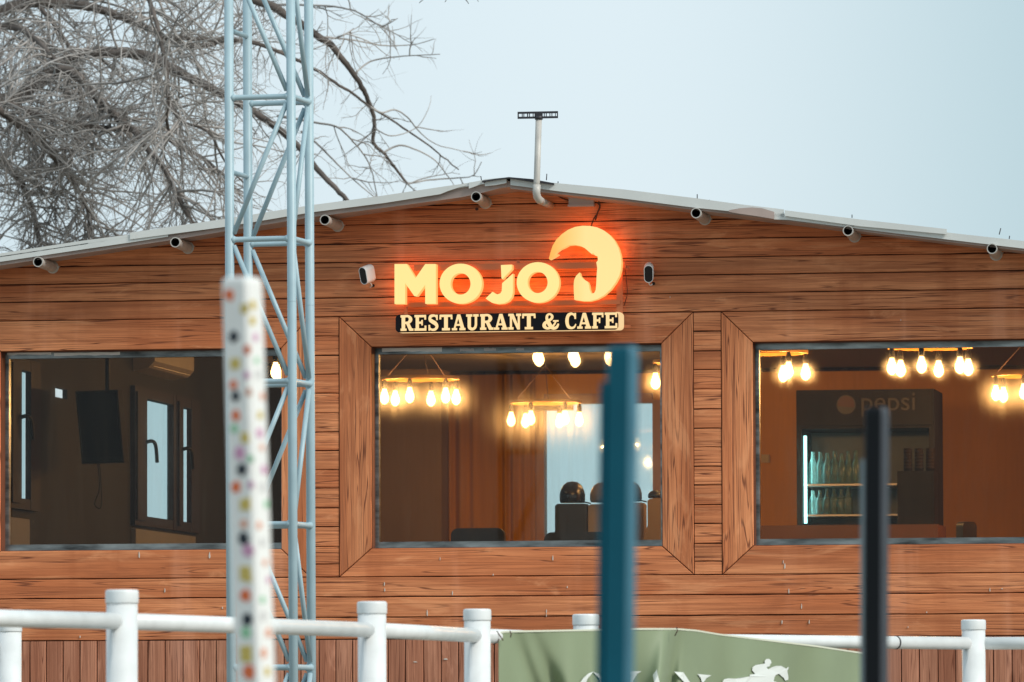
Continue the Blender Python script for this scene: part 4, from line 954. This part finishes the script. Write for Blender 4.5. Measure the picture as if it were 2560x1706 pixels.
# low chairs peeping over the sills
def chair(px0, px1, py, dep, label, rot=0):
    c0 = atd((px0+px1)/2, py, dep); wd = (px1-px0)*dep/F; zt = c0.z
    t = thing('chair', label, 'chair', (c0.x, c0.y, ZF), 'dark upholstered chairs')
    mb = MB(); n = 10
    q = Matrix.Rotation(rot, 3, 'Z')
    def P(x, y, z): return Vector((c0.x, c0.y, 0))+q @ Vector((x, y, 0))+Vector((0, 0, z))
    prof = []; hw = wd/2; rad = min(.045, hw*.5)
    for s_, a0 in ((1, 0), (-1, 90)):
        for k in range(6):
            an = R(a0+18*k); prof.append((s_*(hw-rad)+rad*math.cos(an), zt-rad+rad*math.sin(an)))
    prof += [(-hw*.94, ZF+.45), (hw*.94, ZF+.45)]
    mb.prism([P(x, -.03, z) for x, z in prof], q @ Vector((0, .06, 0))); mb.build('backrest', M['leather'], t)
    mb = MB(); mb.prism([P(-hw, -.48, ZF+.46), P(hw, -.48, ZF+.46), P(hw, -.035, ZF+.46), P(-hw, -.035, ZF+.46)], Vector((0, 0, -.08))); mb.build('seat', M['leather'], t)
    for x, y in ((-1, -1), (1, -1), (1, 1), (-1, 1)):
        mb = MB(); mb.tube([P(x*hw*.85, -.25+y*.2, ZF), P(x*hw*.85, -.25+y*.2, ZF+.38)], .014, 8); mb.build('leg', M['dark_plastic'], t)
chair(1128, 1263, 1321, 38.5, 'dark chair back peeping over the sill in the middle of the middle window')
chair(1361, 1520, 1331, 37.6, 'black rounded chair back in front of the helmets in the middle window')
chair(2392, 2440, 1305, 38.0, 'narrow dark chair back at the bottom right of the right window', R(50))
# helmets on a display shelf
YH = 3.2
sh = MB(); a = at(1390, 1262, YH); b = at(1660, 1400, YH)
def helmet(px, py_bot, wpx, hpx, material, label, body=None, Yh=YH):
    c0 = at(px, py_bot, Yh); s_ = wpx*.5*.00241; hgt = hpx*.00241
    t = thing('riding_helmet', label, 'helmet', c0, 'riding helmets on stands')
    mb = MB(); prof = [(s_*.93, 0), (s_*1.0, hgt*.12), (s_, hgt*.4), (s_*.90, hgt*.62), (s_*.70, hgt*.83), (s_*.40, hgt*.96), (.001, hgt)]
    mb.lathe(c0, prof, 24); mb.build('shell', material, t)
    mb = MB(); br = [c0+Vector((s_*.95, -.03, .008)), c0+Vector((s_*1.25, -.05, .0)), c0+Vector((s_*1.5, -.055, -.004))]
    mb.prism([c0+Vector((s_*.7, -s_*.7, .012)), c0+Vector((s_*1.25, -s_*.55, .004)), c0+Vector((s_*1.45, 0, 0)), c0+Vector((s_*1.25, s_*.55, .004)), c0+Vector((s_*.7, s_*.7, .012))], (0, 0, -.008)); mb.build('peak', material, t)
    return t
helmet(1431, 1258, 64, 54, M['black_gloss'], 'black dome helmet, leftmost against the bright back window')
helmet(1508, 1256, 66, 50, M['beige'], 'beige dome helmet half hidden by the teal stake')
helmet(1577, 1254, 56, 50, M['dark_plastic'], 'dark dome helmet just right of the teal stake', Yh=YH+.25)
helmet(1640, 1246, 40, 20, M['black_gloss'], 'low dark helmet at the right edge of the middle window', Yh=YH+.1)
def stand(px0, px1, py, Yh, material, label, n='display_stand', chm=.0):
    a = at(px0, py, Yh); b = at(px1, py, Yh); mb = MB(); 
    pts = [(a.x-.03, ZF), (a.x-.028, a.z-.25), (a.x, a.z-.16), (a.x, a.z-.012), (a.x+.015, a.z), (b.x-.01, a.z), (b.x, a.z-.012), (b.x, a.z-.2), (b.x+.02, ZF)]
    mb.prism([(x, Yh-.06, z) for x, z in pts], (0, .14, 0)); tag(mb.build(n, material), label, 'stand', 'display stands')
stand(1391, 1470, 1261, YH, M['leather'], 'black upright stand below the leftmost helmet'); stand(1474, 1545, 1262, YH+.02, M['beige'], 'beige stand under the beige helmet')
stand(1549, 1612, 1258, YH+.26, mat('brown_stand', (.16, .11, .07), .6), 'brown stand right of the teal stake'); stand(1622, 1662, 1248, YH+.11, mat('tan_stand', (.22, .15, .08), .6), 'tan stand at the right edge of the middle window')

# ================================================================== BARE TREE
tr = thing('bare_tree', 'large bare grey tree with drooping tangled branches behind the restaurant on the left', 'tree', (atd(-420, 1700, 52).x, atd(-420, 1700, 52).y, 0))
bark = mat('grey_bark', (.13, .11, .10), .9, 0, .2, .35, 6, bump=.4)
def twig_mat():
    m_ = mat('pale_twig_bark', (.36, .335, .32), .85, 0, .2, .5, 2.2); return m_
twm = twig_mat()
limbs = [
 ([(-320, 260), (-180, 120), (-60, 60), (0, 30), (65, 9), (173, 11), (243, 22), (304, 43), (347, 61), (434, 104), (499, 117), (564, 102), (640, 108)], 19, 5, 51),
 ([(-380, 380), (-200, 290), (-80, 262), (0, 255), (45, 243), (108, 195), (150, 172), (170, 145), (217, 134), (304, 132), (377, 143), (434, 173), (499, 208), (555, 234), (629, 278), (694, 321), (754, 375), (797, 428), (843, 475), (872, 507), (890, 545)], 24, 5, 50),
 ([(147, 169), (195, 191), (230, 234), (269, 269), (304, 304), (338, 330), (369, 373), (408, 416), (434, 468), (460, 520), (481, 560), (490, 620)], 13, 5, 49.6),
 ([(365, -60), (373, 0), (390, 52), (403, 108), (416, 173), (421, 243), (416, 295), (425, 340)], 7, 4, 49),
 ([(-150, -200), (200, -170), (450, -90), (590, -20), (636, 0), (676, 14), (718, 39), (754, 61), (797, 93), (826, 111), (854, 146), (879, 178), (901, 211), (918, 246), (933, 286), (936, 321), (933, 357), (958, 382), (983, 414), (1018, 460)], 15, 3, 51.5),
 ([(400, 92), (500, 98), (594, 103), (633, 107), (676, 121), (718, 139), (790, 175), (843, 211), (879, 232), (926, 268), (968, 293), (1015, 325), (1068, 361), (1111, 396), (1147, 425)], 7, 1.6, 50.6),
 ([(797, 93), (843, 96), (897, 103), (954, 114), (1004, 114), (1040, 111), (1086, 98)], 3.0, 1.0, 51.4),
 ([(890, 182), (926, 154), (986, 143), (1040, 139), (1100, 136)], 2.6, 1.0, 51.4),
 ([(690, 12), (790, 14), (843, 18), (890, 29), (926, 50), (951, 68), (976, 96), (993, 125)], 3.2, 1.0, 51.5),
 ([(951, 68), (975, 58), (994, 46)], 1.8, .9, 51.5),
 ([(843, 94), (865, 85), (884, 72)], 3.2, 1.6, 51.4),
 ([(926, 268), (954, 282), (986, 275), (1018, 293), (1047, 328), (1090, 361), (1165, 380)], 3, 1, 50.6),
 ([(958, 382), (997, 364), (1040, 375), (1086, 400), (1118, 439), (1136, 464)], 3, 1, 51.4),
 ([(1018, 460), (1075, 450), (1147, 445), (1183, 439), (1204, 405)], 2.6, .9, 51.5),
 ([(1018, 460), (1040, 478), (1056, 480)], 2.4, .9, 51.5),
 ([(754, 330), (790, 357), (826, 393), (861, 428), (897, 461), (940, 496)], 3.5, 1.2, 50.5),
 ([(694, 290), (790, 307), (843, 318), (879, 350), (911, 389), (929, 428), (943, 493)], 3.5, 1.2, 50.8),
 ([(-60, 230), (0, 251), (87, 286), (195, 312), (312, 325), (390, 338), (468, 373), (555, 434), (600, 490)], 9, 3, 50),
 ([(-40, 250), (0, 278), (65, 330), (130, 390), (182, 455), (217, 520), (234, 607), (240, 660)], 10, 4, 49.5),
 ([(-120, 300), (-30, 370), (40, 440), (80, 520), (100, 620), (105, 690)], 11, 5, 50),
 ([(-60, 60), (40, 70), (90, 100), (150, 165)], 9, 7, 50.5),
 ([(100, 20), (150, 80), (190, 160), (200, 260), (185, 360), (170, 460)], 6, 3, 50.7),
 ([(420, 243), (450, 300), (520, 330), (560, 400), (620, 470)], 5, 2, 49.2),
 ([(936, 321), (980, 340), (1040, 320), (1070, 275), (1078, 240)], 2.0, .7, 51.4),
]
trunk = MB(); tb0 = Vector(tr['_base'])
tp_ = [tb0, tb0+Vector((.2, 0, 1.8)), atd(-420, 700, 52), atd(-380, 380, 51.5), atd(-250, 100, 51.5), atd(-150, -200, 51.5)]
trunk.tube(poly(tp_, 5), [.34-.23*i/(5*5) for i in range(26)], 14); trunk.build('trunk', bark, tr)
rt_ = random.Random(21)
twigs = MB(); segs = []
def add_limb(pts, r0, r1, dep, i):
    P2 = poly([(x, y, 0) for x, y in pts], 6); n = len(P2); P = []; rs = []
    for k, p in enumerate(P2):
        t = k/(n-1); d = dep+.5*math.sin(t*3+i)
        j = 2.2*min(1, r0/6)
        P.append(atd(p.x+j*noise.noise(Vector((k*.5, i, 0))), p.y+j*noise.noise(Vector((k*.5, i, 5))), d)); rs.append(L(r0, r1, t**.8)*d/F*(1+.12*noise.noise(Vector((k*.9, i, 8)))))
    mb = MB(); mb.tube(P, rs, 8 if r0 > 4 else 5)
    (mb.build('branch', bark if r0 > 4 else twm, tr))
    for k in range(n-1): segs.append((P[k], P[k+1], rs[k], dep))
for i, (pts, r0, r1, dep) in enumerate(limbs): add_limb(pts, r0, r1, dep, i)
UP = Vector((0, 0, 1))
def twig(p, d, length, r_, lev, droop, nseg=6):
    P = [p]; rs = [r_]; st = length/nseg
    for k in range(nseg):
        d = (d + Vector((rt_.gauss(0, .17), rt_.gauss(0, .17), rt_.gauss(0, .17)-droop))).normalized()
        p = p+d*st; P.append(p); rs.append(r_*(1-.62*(k+1)/nseg))
        if lev > 0 and rt_.random() < .62:
            sdv = Vector((rt_.gauss(0, 1), rt_.gauss(0, .6), rt_.gauss(0, 1))); sdv = (sdv-d*sdv.dot(d)).normalized()
            twig(p, (d*.75+sdv*rt_.uniform(.5, 1.0)).normalized(), length*rt_.uniform(.3, .62), rs[-1]*.75, lev-1, droop*.7, 4 if lev == 1 else 5)
    twigs.tube(P, rs, 4 if r_ > .003 else 3, cap=False)
cr = Vector((rt.x, rt.y, 0))
def screen_x(p): v = p-CP; return 1280+F*v.dot(rt)/v.dot(fw), 853-F*v.dot(up)/v.dot(fw)
for (a, b, r_, dep) in segs:
    sx, sy_ = screen_x(a); ln = (b-a).length
    dense = 1.0 if sx < 520 else (.5 if sx < 760 else (.26 if sx < 960 else .1))
    if sx < 330 and sy_ > 230: dense = 1.7
    nn = ln*23*dense*(1.15 if r_ > .012 else .8); cnt = int(nn)+(1 if rt_.random() < nn-int(nn) else 0)
    t = (b-a).normalized()
    for _ in range(cnt):
        p = L(a, b, rt_.random()); s_ = Vector((rt_.gauss(0, 1), rt_.gauss(0, .7), rt_.gauss(-.15, 1))).normalized()
        d = (t*rt_.uniform(.2, .9)+s_*.9).normalized()
        big = sx < 560
        twig(p, d, rt_.uniform(.25, .95)*(1 if big else .55), rt_.uniform(.0060, .0125) if big else rt_.uniform(.0038, .0060), 2 if big else 1, .06 if sx < 560 else .015)
tag(twigs.build('twigs', twm, tr), kind='stuff')
print('twig faces', len(twigs.f))
# ends of another tree at the top of the picture
t2 = thing('overhanging_twigs', 'thin twig tips of another tree hanging in at the top edge', 'tree branch', atd(1130, -60, 45))
mb = MB()
for pts in ([(1080, -40), (1062, -5), (1048, 8)], [(1100, -40), (1120, -6), (1112, 6)], [(1160, -50), (1190, -8), (1196, 5)], [(1120, -40), (1165, 0), (1172, 10)]):
    mb.tube([atd(x, y, 45) for x, y in pts], [.006, .004, .002], 5)
mb.build('twig', bark, t2)

for o in bpy.data.objects:
    if '_base' in o: del o['_base']
